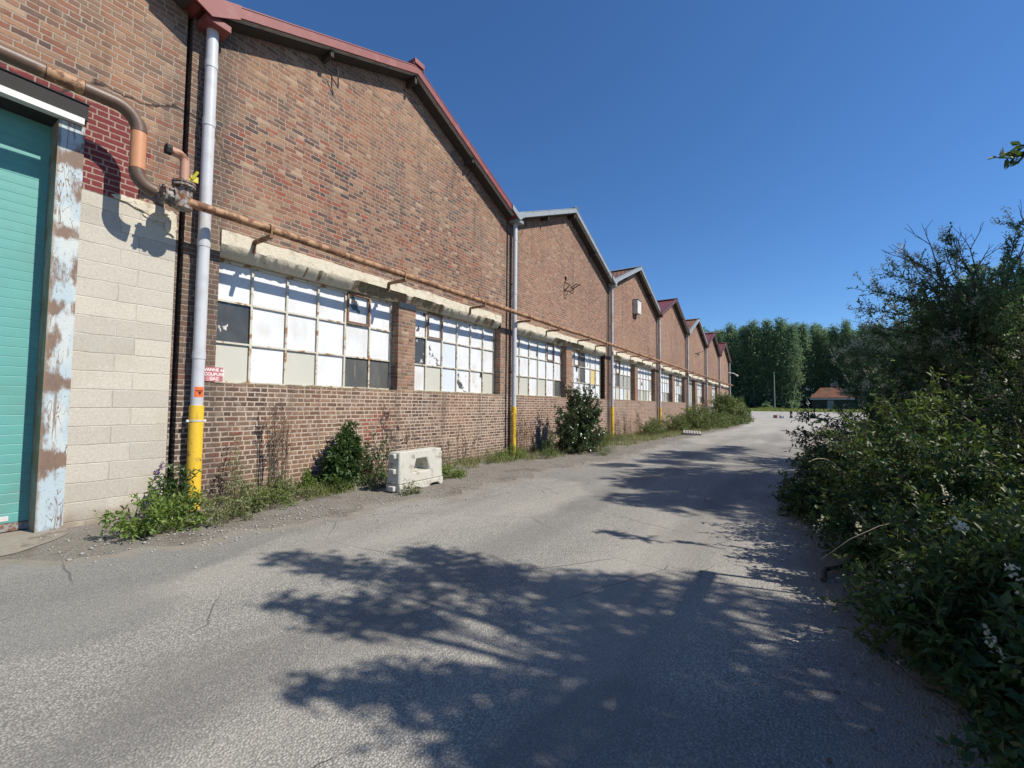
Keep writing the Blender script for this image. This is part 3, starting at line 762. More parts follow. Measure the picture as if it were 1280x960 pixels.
for x in [3.43,6.1,8.78,11.0,12.85,15.35,17.1,19.6,21.6,23.6,25.6,27.9,30.2,32.4,34.7,37,39.2,41.5,44,46.3,48.6,51,53.5,56]:
    b = MB()
    b.add([(x-.025,-.037,3.76),(x+.025,-.037,3.76),(x+.025,-.052,3.76),(x-.025,-.052,3.76),(x-.025,-.037,3.95),(x+.025,-.037,3.95),(x+.025,-.052,3.95),(x-.025,-.052,3.95)],
          [(0,1,2,3),(7,6,5,4),(3,2,6,7),(0,4,5,1),(0,3,7,4),(1,5,6,2)])
    b.prism_y([(x-.028,3.905),(x+.028,3.905),(x+.028,3.955),(x-.028,3.955)], -.54, -.053)
    b.box(x-.010, x+.010, -.535, -.525, 3.957, 4.07)
    b.tube([(x,-.45+.078*math.cos(R_(q)),4.05+.078*math.sin(R_(q))) for q in range(-10,200,30)], .009, 6)
    b.build('pipe_bracket', M['rustpipe'], GP, gb, fix=True)

# ------------------------------------------------------------------ small things on the factory front
sg = thing('wall_sign', 'small faded red sign with white lettering beside the nearest drainpipe', 'sign', (2.95,-.012,1.86))
MB().box(2.842, 3.068, -.016, -.010, 1.755, 1.962).build('sign_plate', M['sign'], sg, (2.95,-.012,1.86), bevel=.002)
def text(name, body, size, loc, mat, parent, base, sx=1.):
    c = bpy.data.curves.new(name, 'FONT'); c.body = body; c.size = size; c.align_x = 'CENTER'; c.extrude = .0006; c.offset = .0012
    c.materials.append(mat)
    o = bpy.data.objects.new(name, c); COL.objects.link(o); o.parent = parent
    bpy.context.view_layer.update()
    me = bpy.data.meshes.new_from_object(o.evaluated_get(bpy.context.evaluated_depsgraph_get()))
    bpy.data.objects.remove(o); me.name = name
    o = bpy.data.objects.new(name, me); COL.objects.link(o); o.parent = parent
    o.location = Vector(loc)-Vector(base); o.rotation_euler = (R_(90),0,0); o.scale = (sx,1,1)
    return o
for body, zz in (('VANNE de',1.902),('COUPURE',1.838),('GAZ',1.774)):
    text('lettering', body, .062, (2.955,-.0172,zz), M['signtext'], sg, (2.95,-.012,1.86), .92)
stk = thing('sticker', 'orange sticker with a black arrow on the nearest drainpipe', 'sticker', (2.715,-.21,1.6))
def patch(a0, a1, z0, z1, r, mat, name, tri=False):
    mb = MB(); n = 6; vs = []; fs = []
    for i in range(n+1):
        u = i/n; a = R_(a0+(a1-a0)*u)
        lo = z0 if not tri else z0+(z1-z0)*abs(2*u-1)
        vs += [(2.707+r*math.sin(a), -.135-r*math.cos(a), lo), (2.707+r*math.sin(a), -.135-r*math.cos(a), z1)]
    for i in range(n): fs.append((2*i, 2*i+2, 2*i+3, 2*i+1))
    mb.add(vs, fs); return mb.build(name, mat, stk, (2.715,-.21,1.6))
patch(-48, 42, 1.525, 1.665, .0755, M['sticker'], 'sticker_sheet')
patch(-36, 32, 1.605, 1.618, .0762, M['ink'], 'black_bar'); patch(-18, 18, 1.545, 1.600, .0762, M['ink'], 'arrow', True)

el = thing('junction_box', 'white weathered box fixed high on the third gable', 'box', (22.5,-.1,6.2))
MB().box(22.15, 22.75, -.26, -.003, 6.22, 6.92).build('box_body', M['lead'], el, (22.5,-.1,6.2), bevel=.015)
MB().box(22.12, 22.78, -.30, -.003, 6.925, 6.95).build('box_lid', M['conc'], el, (22.5,-.1,6.2))
MB().tube([(22.3,-.12,6.22),(22.3,-.12,6.0),(22.3,-.02,5.95)], .035, 8).build('conduit', M['iron'], el, (22.5,-.1,6.2))
wb = thing('wall_bracket', 'bent black iron bracket left on the second gable', 'bracket', (14.6,0,5.75))
MB().tube([(14.25,-.003,5.62),(14.3,-.2,5.58),(14.45,-.3,5.68),(14.6,-.1,5.8),(14.75,-.25,5.95),(15.0,-.3,5.98),(15.05,-.003,5.9)], .018, 6).tube([(14.25,-.003,5.95),(14.28,-.22,5.8),(14.25,-.003,5.62)], .02, 6).build('iron_loop', M['iron'], wb, (14.6,0,5.75))
MB().box(14.30, 14.36, -.05, -.003, 6.02, 6.16).build('iron_stub', M['iron'], wb, (14.6,0,5.75))
w5 = thing('wall_bracket', 'small iron bracket on the fifth gable', 'bracket', (39,0,6))
MB().tube([(38.3,-.003,5.85),(38.5,-.3,5.75),(39.1,-.05,5.95),(40.0,-.35,6.15)], .03, 6).build('iron_arm', M['iron'], w5, (39,0,6))
wl = thing('wall_lamp', 'small white lamp arm sticking out from the far corner of the factory', 'lamp', (J(8),-.1,5.5))
MB().tube([(J(8)-.1,-.003,5.6),(J(8)+.3,-.5,5.55),(J(8)+.6,-.75,5.4)], .04, 6).build('lamp_arm', M['lead'], wl, (J(8),-.1,5.5))
MB().tube([(J(8)+.6,-.75,5.4),(J(8)+.85,-.9,5.25)], [.06,.11], 10).build('lamp_head', M['lead'], wl, (J(8),-.1,5.5))
for (x, z) in ((4.72,7.28),(9.5,7.15)):
    h = thing('eave_hook', 'thin black iron hook hanging under the red eaves, %s' % ('left of the ridge' if x < 6 else 'right of the ridge'), 'hook', (x,-.1,z))
    MB().tube([(x,-.12,z+.34),(x+.01,-.14,z+.1),(x+.04,-.10,z-.06)], .012, 6).tube([(x-.10,-.08,z+.1),(x+.03,-.11,z-.06)], .010, 6).build('iron_rod', M['iron'], h, (x,-.1,z))

# ------------------------------------------------------------------ plastic road barrier
BB = (5.63,-1.39,0)
br = thing('road_barrier', 'dirty white road barrier block with a trapezoid hole, standing before the brick wall', 'barrier', BB)
L2 = .565
def yf(z): return -.128-.020*(.68-z)/.68       # leaning front face
def BX(x, y, z): return (BB[0]+x, BB[1]+y, z)
m = MB()
outer = [(-L2,.13),(L2,.13),(L2,.60),(L2-.06,.675),(-L2+.06,.675),(-L2,.60)]
hole = [(-.215,.285),(.215,.285),(.125,.52),(-.125,.52)]
# front face around the hole
o2 = [(-L2,.13),(L2,.13),(L2-.03,.655),(-L2+.03,.655)]
fv = [BX(x,yf(z),z) for x,z in o2] + [BX(x,yf(z),z) for x,z in hole]
m.add(fv, [(0,1,5,4),(1,2,6,5),(2,3,7,6),(3,0,4,7)])
hv = [BX(x,yf(z),z) for x,z in hole] + [BX(x*.85,.085,.305+(z-.285)*.82) for x,z in hole]
m.add(hv, [(0,1,5,4),(1,2,6,5),(2,3,7,6),(3,0,4,7),(4,5,6,7)])
bk = [BX(x,-yf(z),z) for x,z in o2]
m.add([BX(x,yf(z),z) for x,z in o2]+bk, [(4,7,6,5),(0,3,7,4),(1,5,6,2),(3,2,6,7),(0,4,5,1)])
import bmesh
bo = m.build('barrier_body', M['barrier'], br, BB)
bm = bmesh.new(); bm.from_mesh(bo.data); bmesh.ops.remove_doubles(bm, verts=bm.verts, dist=1e-4); bmesh.ops.recalc_face_normals(bm, faces=bm.faces); bm.to_mesh(bo.data); bm.free()
md = bo.modifiers.new('bevel','BEVEL'); md.width = .028; md.segments = 3; md.limit_method = 'ANGLE'; md.angle_limit = R_(35)
bo.data.polygons.foreach_set('use_smooth', [True]*len(bo.data.polygons)); bo.data.set_sharp_from_angle(angle=R_(60))
ft = MB()
prof = [(-L2+.015,.002),(-.30,.0),(-.22,.035),(-.10,.035),(-.02,-.0),(.17,-.0),(.24,.05),(.42,.05),(.48,0.),(L2-.015,0.),(L2-.005,.128),(-L2+.005,.128)]
ft.prism_y([(BB[0]+x, z) for x, z in prof], BB[1]-.158, BB[1]+.158)
ft.build('barrier_foot', M['barrier'], br, BB, fix=True, bevel=.012)
for sgn, zs in ((-1,(.55,.30,.02)),(1,(.50,.36,.10))):
    for zz in zs:
        lg = MB(); xa = sgn*(L2+.055); xb = sgn*(L2-.012)
        lg.box(BB[0]+min(xa,xb), BB[0]+max(xa,xb), BB[1]-.075, BB[1]+.05, zz, zz+.085)
        lg.build('coupling_lug', M['barrier'], br, BB, bevel=.014)
br.rotation_euler = (0,0,R_(3.0))

# ------------------------------------------------------------------ far things
pl = thing('wooden_pallet', 'grey wooden pallet lying in the weeds at the road edge', 'pallet', (24.5,-2.35,.0)); pbz = (24.5,-2.35,0)
p_ = MB()
for k in range(7): p_.box(24.5-.6, 24.5+.6, -2.35-.42+k*.125, -2.35-.42+k*.125+.09, .122, .144)
p_.build('deck', M['wood_grey'], pl, pbz)
for k in (-.55,0,.5):
    MB().box(24.5+k-.05+.0, 24.5+k+.06, -2.35-.42, -2.35+.42, .0, .118).build('runner', M['wood_grey'], pl, pbz)
pl.rotation_euler = (R_(3),R_(-4),R_(12))
HZ = zg(118)
ut = thing('utility_pole', 'slim pole rising from a grassy mound before the wood', 'pole', (113,-2.6,zg(113)))
ub = (113,-2.6,zg(113))
MB().tube([(113,-2.6,zg(113)-.1),(113,-2.6,zg(113)+8.4)], [.14,.09], 10).build('pole_shaft', M['pole_wood'], ut, ub, 40)
MB().box(113.-.02, 113.02, -2.95, -2.25, ub[2]+8.15, ub[2]+8.24).build('cross_arm', M['iron'], ut, ub)
MB().box(112.5, 113.1, -2.35, -1.85, ub[2]-.05, ub[2]+.45).build('concrete_foot', M['lead'], ut, ub, bevel=.04)
bl = thing('striped_post', 'short dark post with a faded pink band out on the yard', 'post', (71.2,-6.17,zg(71.2))); bb = (71.2,-6.17,zg(71.2))
for k, (z0,z1,mm) in enumerate(((0,.36,'stripe_dark'),(.361,.56,'stripe_white'),(.561,.80,'stripe_dark'))):
    MB().tube([(71.2,-6.17,bb[2]+z0),(71.2,-6.17,bb[2]+z1)], .16, 12).build('post_band', M[mm], bl, bb, 40)
MB().tube([(71.2,-6.17,bb[2]+.801),(71.2,-6.17,bb[2]+.93),(71.2,-6.17,bb[2]+1.0)], [.17,.17,.08], 12).build('post_cap', M['stripe_dark'], bl, bb, 40)
MB().tube([(71.2,-6.17,bb[2]-.01),(71.2,-6.17,bb[2]+.07)], [.30,.26], 12).build('post_foot', M['stripe_dark'], bl, bb, 40)
for i,(x,y,w,h,mm,lab) in enumerate(((70,-4.35,.5,.42,'redblock','faded red block on the yard, left of the white ones'),(70.2,-4.9,.22,.40,'lead','narrow white block on the yard beside the red one'),(70.0,-5.2,.40,.28,'lead','low white block on the yard, nearest the striped post'))):
    t_ = thing('road_block', lab, 'block', (x,y,zg(x)))
    MB().prism_y([(x-w/2,zg(x)),(x+w/2,zg(x)),(x+w/2*.75,zg(x)+h),(x-w/2*.75,zg(x)+h)], y-w/2, y+w/2).build('block_body', M[mm], t_, (x,y,zg(x)), fix=True, bevel=.03)
# hut with an orange tiled hipped roof
hx0, hx1, hy0, hy1 = 116., 121.5, -16.4, -9.55; hz = zg(116)
hut = thing('tiled_hut', 'low dark hut with an orange tiled roof at the edge of the wood', 'hut', (118.7,-13.9,hz)); hb = (118.7,-13.9,hz)
MB().box(hx0, hx1, hy0, hy1, hz-.1, hz+2.65).build('hut_wall', M['hutwall'], hut, hb)
hr = MB(); e = .45; zr = hz+5.05; ze = hz+2.82; xm = (hx0+hx1)/2
hr.add([(hx0-e,hy0-e,ze),(hx1+e,hy0-e,ze),(hx1+e,hy1+e,ze),(hx0-e,hy1+e,ze),(xm,hy0+1.9,zr),(xm,hy1-1.6,zr),(hx0-e,hy0-e,ze-.12),(hx1+e,hy0-e,ze-.12),(hx1+e,hy1+e,ze-.12),(hx0-e,hy1+e,ze-.12)],
       [(0,4,5,3),(1,2,5,4),(2,3,5),(0,1,4),(6,9,8,7),(0,3,9,6),(3,2,8,9),(2,1,7,8),(1,0,6,7)])
hr.build('hut_roof', M['hut_tile'], hut, hb, fix=True)
MB().box(hx0-e-.06, hx0-e+.0, hy0-e, hy1+e, ze-.45, ze-.125).build('eaves_board', M['hutfascia'], hut, hb)
MB().box(hx0-.06, hx0-.003, -13.3, -12.2, hz, hz+2.2).build('hut_door', M['hutdoor'], hut, hb)

# ------------------------------------------------------------------ vegetation
def to_mesh(name, V, Fq, rnd, mat, parent, base):
    """V (n,3), Fq list of (m,k) index arrays"""
    V = np.asarray(V, np.float32) - np.asarray(base, np.float32)
    me = bpy.data.meshes.new(name)
    nl = sum(f.size for f in Fq); npo = sum(len(f) for f in Fq)
    me.vertices.add(len(V)); me.vertices.foreach_set('co', V.ravel())
    me.loops.add(nl); me.polygons.add(npo)
    me.loops.foreach_set('vertex_index', np.concatenate([f.ravel() for f in Fq]).astype(np.int32))
    tot = np.concatenate([np.full(len(f), f.shape[1], np.int32) for f in Fq])
    st = np.concatenate([[0], np.cumsum(tot)[:-1]]).astype(np.int32)
    me.polygons.foreach_set('loop_start', st)
    if rnd is not None:
        a = me.attributes.new('rnd', 'FLOAT', 'POINT'); a.data.foreach_set('value', np.asarray(rnd, np.float32))
    me.materials.append(mat); me.update(calc_edges=True); me.validate()
    o = bpy.data.objects.new(name, me); COL.objects.link(o)
    if parent: o.parent = parent
    else: o.location = base
    return o
def norm(a): return a/np.maximum(np.linalg.norm(a, axis=-1, keepdims=True), 1e-9)
def leaf_geo(P, D, L, W, rg, flat=.5, rnd=None, fold=.22):
    """rhombic folded leaves: two triangles each sharing the midrib"""
    n = len(P); D = norm(D)
    up = np.tile([0,0,1.], (n,1)) + rg.normal(0, flat, (n,3))
    s = norm(np.cross(D, up)); u = np.cross(s, D)
    L = np.broadcast_to(L, (n,))[:,None]; W = np.broadcast_to(W, (n,))[:,None]
    b = P; t = P + D*L - u*L*.12
    m = P + D*L*.45
    l = m + s*W*.5 + u*W*fold; r = m - s*W*.5 + u*W*fold
    V = np.stack([b, l, t, r], 1).reshape(-1,3)
    i = np.arange(n)[:,None]*4
    Fc = np.concatenate([i+[0,1,2], i+[0,2,3]], 0)
    if rnd is None: rnd = rg.random(n)
    return V, Fc, np.repeat(rnd, 4)
def make_plant(root, base, segs, leaves, stem_mat, leaf_mat, stem_name='stems', leaf_name='foliage', seg=4):
    if segs:
        mb = MB()
        for path, r in segs: mb.tube(path, r, seg, False)
        mb.build(stem_name, stem_mat, root, base, 60)
    for nm, (V, Fc, rn), mt in leaves:
        if len(V): to_mesh(nm, V, [Fc], rn, mt, root, base)
def bez(a, b, c, n=5):
    t = np.linspace(0,1,n)[:,None]; return (1-t)**2*a+2*t*(1-t)*b+t*t*c
def shrub(name, label, cat, base, h, rx, ry, nst, ntw, nlf, LL, leaf='l_dark', stem='stem_b', seed=1, wr=.45, twl=.28, lump=.25, lo=.12, flowers=0, fl_mat='l_flower', canes=0, droop=.0, t0=.3, group=None, lean=(0,0), flat=.6, r0=.008, spread=.12, top_flower=False, dead=0, hemi=None, zf=1.):
    rg = np.random.default_rng(seed); b = np.array(base, float)
    root = thing(name, label, cat, base, group)
    segs = []; P = []; D = []; RN = []; FP = []
    lp = rg.normal(0,1,(7,3)); lp = norm(lp)
    for i in range(nst):
        d = rg.normal(0,1,3); d[2] = abs(d[2])*zf; d = norm(d)
        if hemi is not None and d[1]*hemi < -.55: d[1] *= -1
        k = 1 + lump*float(np.max(lp@d)**3*1.2 - .35)
        rad = k*rg.uniform(.5,1)**.55
        tip = b + np.array([rx*d[0]*rad + lean[0]*h*d[2], ry*d[1]*rad + lean[1]*h*d[2], h*(lo+(1-lo)*d[2]*rad)])
        st = b + np.array([rg.normal(0,spread*rx), rg.normal(0,spread*ry), -.02])
        ct = st*.45+tip*.55; ct[2] = b[2]+(tip[2]-b[2])*(.75+droop)
        pts = bez(st, ct, tip, 6)
        segs.append((pts.tolist(), [r0*(1-.8*q/5) for q in range(6)]))
        base_r = rg.uniform(0,.55)
        isd = rg.random() < dead
        for j in range(ntw):
            t = t0+(1-t0)*((j+rg.random())/ntw)
            f = t*5; q = min(int(f),4); p = pts[q]+(pts[q+1]-pts[q])*(f-q); tg = norm(pts[q+1]-pts[q])
            dr = norm(tg*.7 + rg.normal(0,.75,3) + np.array([0,0,.25-droop]))
            ln = twl*rg.uniform(.5,1.15)*(1.15-.4*t)
            if ln > .1: segs.append(([p.tolist(), (p+dr*ln*.6+np.array([0,0,-.02])).tolist(), (p+dr*ln).tolist()], [r0*.4, r0*.3, r0*.15]))
            if isd: continue
            m = nlf
            s = np.linspace(.12,1.0,m)[:,None]
            P.append(p + dr*ln*s + rg.normal(0,.012,(m,3)))
            D.append(dr*.55 + rg.normal(0,.62,(m,3)) + np.array([0,0,-.12]))
            RN.append(np.clip(base_r + rg.random(m)*.5, 0, 1))
            if flowers and rg.random() < flowers and (p[2]-b[2] > .25*h):
                FP.append(p+dr*ln)
    P = np.concatenate(P); D = np.concatenate(D); RN = np.concatenate(RN)
    L = LL*rg.uniform(.6,1.2,len(P))
    P[:,2] = np.maximum(P[:,2], b[2]+.02)
    lv = [('foliage', leaf_geo(P, D, L, L*wr, rg, flat, RN), M[leaf])]
    if FP:
        FP = np.array(FP); k = 34
        Q = np.repeat(FP, k, 0); ax = np.repeat(norm(rg.normal(0,.6,(len(FP),3))+[0,0,.8]), k, 0)
        s = rg.random(len(Q))[:,None]
        Q = Q + ax*s*LL*3.0 + rg.normal(0,1,Q.shape)*LL*.42*(1.1-s)
        lv.append(('blossom', leaf_geo(Q, rg.normal(0,1,Q.shape), LL*.32, LL*.26, rg), M[fl_mat]))
    make_plant(root, base, segs, lv, M[stem], None)
    if canes:
        cs = MB()
        for i in range(canes):
            d = rg.normal(0,1,2); st = b+np.array([rg.normal(0,.4*rx), rg.normal(0,.4*ry), .1])
            tip = b+np.array([d[0]*rx*.9, d[1]*ry*.9, h*rg.uniform(.25,.85)]); ct = (st+tip)/2; ct[2] = b[2]+h*rg.uniform(.75,1.12)
            cs.tube(bez(st, ct, tip, 9).tolist(), [.0045*(1-.07*q) for q in range(9)], 5, False)
        cs.build('dead_cane', M['cane'], root, base, 60)
    return root

# --- along the wall
shrub('weed_bush','bright green leafy weeds with a purple flower spike, left of the nearest yellow pipe guard','weeds',(2.0,-1.0,0),.46,.50,.46,30,8,7,.066,'l_weed','stem_g',11,.40,.13,.45,.12,r0=.004)
# purple spike
rt = thing('flower_stalk','tall thin stalk with a purple flower tip against the pale block wall','plant',(1.95,-.75,0))
rg = np.random.default_rng(4); sp = bez(np.array([1.98,-.8,0.]), np.array([2.0,-.78,.42]), np.array([2.06,-.80,.60]), 8)
Q = np.repeat(sp[-1:],60,0)+rg.normal(0,.014,(60,3))+np.linspace(-.02,.13,60)[:,None]*np.array([.45,0,.9])
lfP = np.repeat(sp[3:],6,0); 
make_plant(rt,(1.95,-.75,0),[(sp.tolist(),[.005]*8)],[('flower_spike',leaf_geo(Q,rg.normal(0,1,Q.shape),.03,.02,rg),M['l_purple']),('foliage',leaf_geo(lfP,rg.normal(0,.7,lfP.shape)+[0,0,.2],.07,.026,rg),M['l_weed'])],M['stem_g'],None)
shrub('weed_bush','low green weeds at the foot of the wall, right of the nearest yellow pipe guard','weeds',(3.0,-.8,0),.40,.36,.34,24,7,7,.052,'l_mix','stem_g',12,.42,.10,.3,.05,r0=.004)
shrub('weed_bush','dark weeds tucked behind the nearest yellow pipe guard','weeds',(2.35,-.42,0),.62,.26,.22,22,8,7,.07,'l_dark','stem_g',13,.42,.12,.3,.05,r0=.004)
shrub('weed_bush','dusty grey green weeds under the first window, beside the dry stalks','weeds',(3.5,-.62,0),.42,.42,.36,34,6,8,.045,'l_mix','stem_dry',14,.4,.10,.3,.05,r0=.0035)
shrub('weed_bush','thin pale weeds close against the brick below the first window','weeds',(3.15,-.28,0),.95,.22,.12,12,7,5,.04,'l_mix','stem_dry',15,.4,.10,.3,.25,r0=.004)
shrub('weed_bush','small fresh green shrub at the wall foot, right of the dry stalks','weeds',(4.18,-.42,0),.42,.16,.14,24,7,8,.055,'l_weed','stem_g',16,.3,.07,.2,.1,r0=.004)
shrub('wall_bush','dark pointed bush growing against the wall below the first window','bush',(4.72,-.46,0),1.06,.30,.26,60,10,9,.115,'l_dark','stem_g',17,.30,.13,.2,.06,droop=.2,r0=.006,lean=(.20,0),zf=1.6)
shrub('wall_bush','loose dark bush behind the white road barrier','bush',(5.42,-.55,0),.78,.40,.26,30,7,7,.06,'l_dark','stem_b',18,.45,.14,.35,.1,r0=.006)
shrub('weed_bush','low yellow green grass clump between the two bushes by the wall','weeds',(4.52,-.62,0),.26,.24,.16,26,4,6,.07,'l_weed','stem_g',19,.16,.08,.2,.1,r0=.003)
shrub('weed_bush','tiny weeds growing at the left foot of the white road barrier','weeds',(5.12,-1.78,0),.20,.22,.10,18,4,6,.04,'l_mix','stem_g',20,.42,.06,.2,.1,r0=.003)
shrub('weed_bush','low green weeds right of the white road barrier','weeds',(6.72,-1.25,0),.30,.42,.28,34,5,7,.045,'l_weed','stem_g',21,.4,.08,.3,.05,r0=.003)
shrub('weed_bush','dry brown weeds at the wall foot behind the barrier','weeds',(6.7,-.35,0),.75,.5,.14,22,6,4,.035,'l_dry','stem_dry',22,.35,.12,.3,.15,r0=.004)
shrub('weed_bush','green weeds at the foot of the second drainpipe','weeds',(10.0,-.55,0),.40,.75,.3,40,6,7,.06,'l_weed','stem_dry',23,.3,.12,.3,.08,r0=.004)
shrub('laurel_bush','large glossy dark bush covering the pier between the windows of the second bay','bush',(12.85,-1.15,0),2.15,.98,.72,110,15,9,.095,'l_laurel','stem_b',24,.42,.22,.3,.06,r0=.010)
shrub('weed_bush','sparse green weeds at the left foot of the glossy bush','weeds',(11.5,-.9,0),.65,.34,.26,24,7,7,.06,'l_dark','stem_g',25,.42,.12,.3,.08,r0=.004)
shrub('weed_bush','yellow green weeds right of the glossy bush, before the third drainpipe','weeds',(15.2,-.95,0),.60,1.0,.5,56,7,7,.075,'l_brush','stem_dry',26,.2,.16,.3,.08,r0=.004)
def stalks(label, cx, cy, n, h, wx, seed):
    rg = np.random.default_rng(seed); rt = thing('dry_stalks', label, 'stalks', (cx,cy,0)); segs = []; P = []; D = []
    for i in range(n):
        x = cx+rg.uniform(-wx,wx); y = cy+rg.uniform(-.12,.12); hh = h*rg.uniform(.55,1.05); lx = rg.normal(0,.08)
        pts = bez(np.array([x,y,0.]), np.array([x+lx*.2,y,hh*.6]), np.array([x+lx,y+rg.normal(0,.04),hh]), 5)
        segs.append((pts.tolist(), [.0065,.006,.005,.004,.002]))
        for k in range(9):
            t = rg.uniform(.4,1); p = pts[min(int(t*4),3)]*(1-(t*4)%1)+pts[min(int(t*4)+1,4)]*((t*4)%1)
            d = norm(np.array([rg.normal(0,.5), rg.normal(0,.4), .8])); l = rg.uniform(.05,.16)
            segs.append(([p.tolist(), (p+d*l).tolist()], [.003,.0015])); 
            Q = p+d*l*np.linspace(.3,1,5)[:,None]; P.append(Q); D.append(rg.normal(0,.6,(5,3))+d)
    P = np.concatenate(P); D = np.concatenate(D)
    make_plant(rt, (cx,cy,0), segs, [('seed_heads', leaf_geo(P, D, .028, .012, rg), M['l_dry'])], M['stem_dry'], None)
for (lab,x,y,h,rx,n_,lf,sd_) in [
    ('short weeds on the grit before the nearest yellow pipe guard',2.62,-1.25,.26,.34,16,'l_mix',401),
    ('wiry weeds on the grit below the left half of the first window',3.35,-1.0,.30,.36,16,'l_weed',402),
    ('low creeping weeds below the dry stalks',3.9,-.75,.22,.40,18,'l_mix',403),
    ('small weeds in the gap between the dark pointed bush and the barrier',5.15,-.95,.20,.30,14,'l_mix',404),
    ('sparse weeds at the wall foot below the second window',7.6,-.45,.34,.5,18,'l_mix',405),
    ('tuft of weeds at the wall foot left of the second drainpipe',9.1,-.5,.32,.45,18,'l_brush',406),
    ('thin weeds on the grit right of the second yellow pipe guard',10.7,-1.2,.28,.40,16,'l_brush',407),
    ('low weeds on the grit at the edge of the road before the glossy bush',12.6,-2.15,.22,.6,20,'l_brush',408),
    ('weeds along the wall foot between the third drainpipe and the dry stalks',17.6,-.8,.55,.9,40,'l_brush',409)]:
    shrub('weed_bush',lab,'weeds',(x,y,0),h,rx,rx*.6,n_,5,6,.045,lf,'stem_dry',sd_,.34,.11,.4,.12,r0=.003)
stalks('tall brown dry stalks against the wall below the first window', 3.82, -.22, 16, 1.42, .14, 31)
stalks('thin dry stalks behind the white road barrier', 6.35, -.2, 6, 1.15, .5, 32)
stalks('dry stalks below the second window, right of the barrier', 8.2, -.25, 9, .95, .8, 33)
stalks('brown dry stalks right of the second yellow pipe guard', 11.05, -.3, 22, 1.35, .5, 34)
stalks('dry stalks against the wall right of the third yellow pipe guard', 20.2, -.4, 30, 1.2, 1.9, 35)
stalks('purple brown dry stalks below the grey infill panel of the fifth bay', 37.6, -.8, 60, 2.1, 1.7, 36)
shrub('roadside_brush','green brush below the windows of the third bay','brush',(22.3,-.9,0),.85,1.7,.55,80,8,7,.10,'l_brush','stem_dry',41,.25,.2,.35,.05,r0=.005)
shrub('roadside_brush','low brush at the foot of the fourth drainpipe','brush',(26.4,-1.1,0),1.15,1.5,.7,80,8,7,.11,'l_brush','stem_dry',42,.28,.22,.35,.05,r0=.005)
shrub('roadside_brush','tangled green brush below the windows of the fourth bay','brush',(29.8,-1.5,0),1.5,2.2,1.0,110,9,7,.13,'l_brush','stem_dry',43,.3,.28,.35,.05,r0=.006)
shrub('roadside_brush','tall green brush at the foot of the fifth drainpipe','brush',(34.0,-1.8,0),1.35,2.0,1.1,100,9,7,.13,'l_brush','stem_dry',44,.3,.28,.35,.05,r0=.006)
shrub('roadside_brush','low grassy brush along the road before the dry purple stalks','brush',(38.5,-2.3,0),1.0,2.6,.8,100,8,7,.13,'l_brush','stem_dry',45,.22,.25,.35,.05,r0=.006)
shrub('roadside_bush','big rounded green bush hiding the far bays of the factory','bush',(43.0,-1.7,0),2.95,3.0,1.5,150,14,8,.17,'l_brush','stem_b',46,.45,.45,.3,.05,r0=.015)
shrub('roadside_bush','smaller green bush right of the big rounded one, at the road bend','bush',(49.0,-2.2,0),2.0,3.2,1.2,120,11,8,.17,'l_brush','stem_b',47,.45,.4,.3,.05,r0=.012)

# --- hedge on the right: shrubs, brambles, dead wood
shrub('flowering_shrub','tall flowering shrub with cream blossom, its sprays reaching left over the road','shrub',(11.2,-9.75,0),4.6,2.0,1.85,230,22,12,.08,'l_priv','stem_b',51,.42,.34,.3,.03,flowers=.15,r0=.014,zf=1.7)
shrub('flowering_shrub','dense dark shrub with scattered cream blossom, right of the tall flowering one','shrub',(9.4,-10.5,0),3.45,1.9,1.6,220,20,12,.085,'l_priv','stem_b',52,.42,.34,.3,.03,flowers=.05,r0=.014,zf=1.7)
shrub('flowering_shrub','tall dark shrub behind the two flowering shrubs','shrub',(14.4,-10.3,0),4.4,2.3,1.9,190,20,12,.10,'l_priv','stem_b',53,.42,.36,.3,.03,flowers=.04,r0=.016,zf=1.5)
shrub('glossy_shrub','glossy shrub stretching one low leafy branch over the road','shrub',(10.0,-8.55,0),1.75,1.5,1.25,80,14,10,.085,'l_laurel','stem_b',54,.42,.3,.3,.04,r0=.01)
for i,(lab,x,y,h,rx,ry,ns,cn,sd,lf) in enumerate([
    ('low leafy ground bush spilling onto the road edge below the flowering shrub',7.7,-7.50,.85,1.15,.62,130,2,61,'l_bram'),
    ('bramble mound behind the low leafy ground bush',8.4,-8.5,1.55,1.3,.95,140,6,62,'l_bram'),
    ('bramble thicket with pale dead canes in the middle of the hedge',6.2,-8.2,1.45,1.2,.95,150,9,63,'l_bram'),
    ('bramble thicket leaning to the road, nearest the rail fence',4.9,-8.15,1.2,1.05,.85,140,6,64,'l_bram'),
    ('tall bramble thicket high behind the others at the right edge',6.6,-9.5,2.3,1.35,1.1,170,12,65,'l_bram'),
    ('dark low bramble clump beside the road at the right edge',3.7,-8.05,.85,1.0,.68,130,3,66,'l_bram'),
    ('dark bramble clump nearest the photographer',2.5,-8.45,.85,1.05,.70,120,3,67,'l_bram'),
    ('bramble mass behind the nearest clump',4.5,-9.4,1.6,1.2,.9,120,6,68,'l_bram')]):
    v = [(.060,.55,'l_bram',11),(.042,.50,'l_bram',14),(.075,.34,'l_hedge',9)][i % 3]
    shrub('bramble',lab,'bramble',(x,y,0),h,rx,ry,int(ns*1.25),12,v[3],v[0],v[2],'stem_b',sd,v[1],.24,.34,.03,flowers=.012,canes=cn,r0=.006,droop=.12)
shrub('hedge_weed','tall pale seeding weeds standing above the brambles near the road','weeds',(5.6,-7.75,0),1.25,.5,.35,20,7,6,.05,'l_weed','stem_g',171,.3,.14,.3,.25,r0=.004)
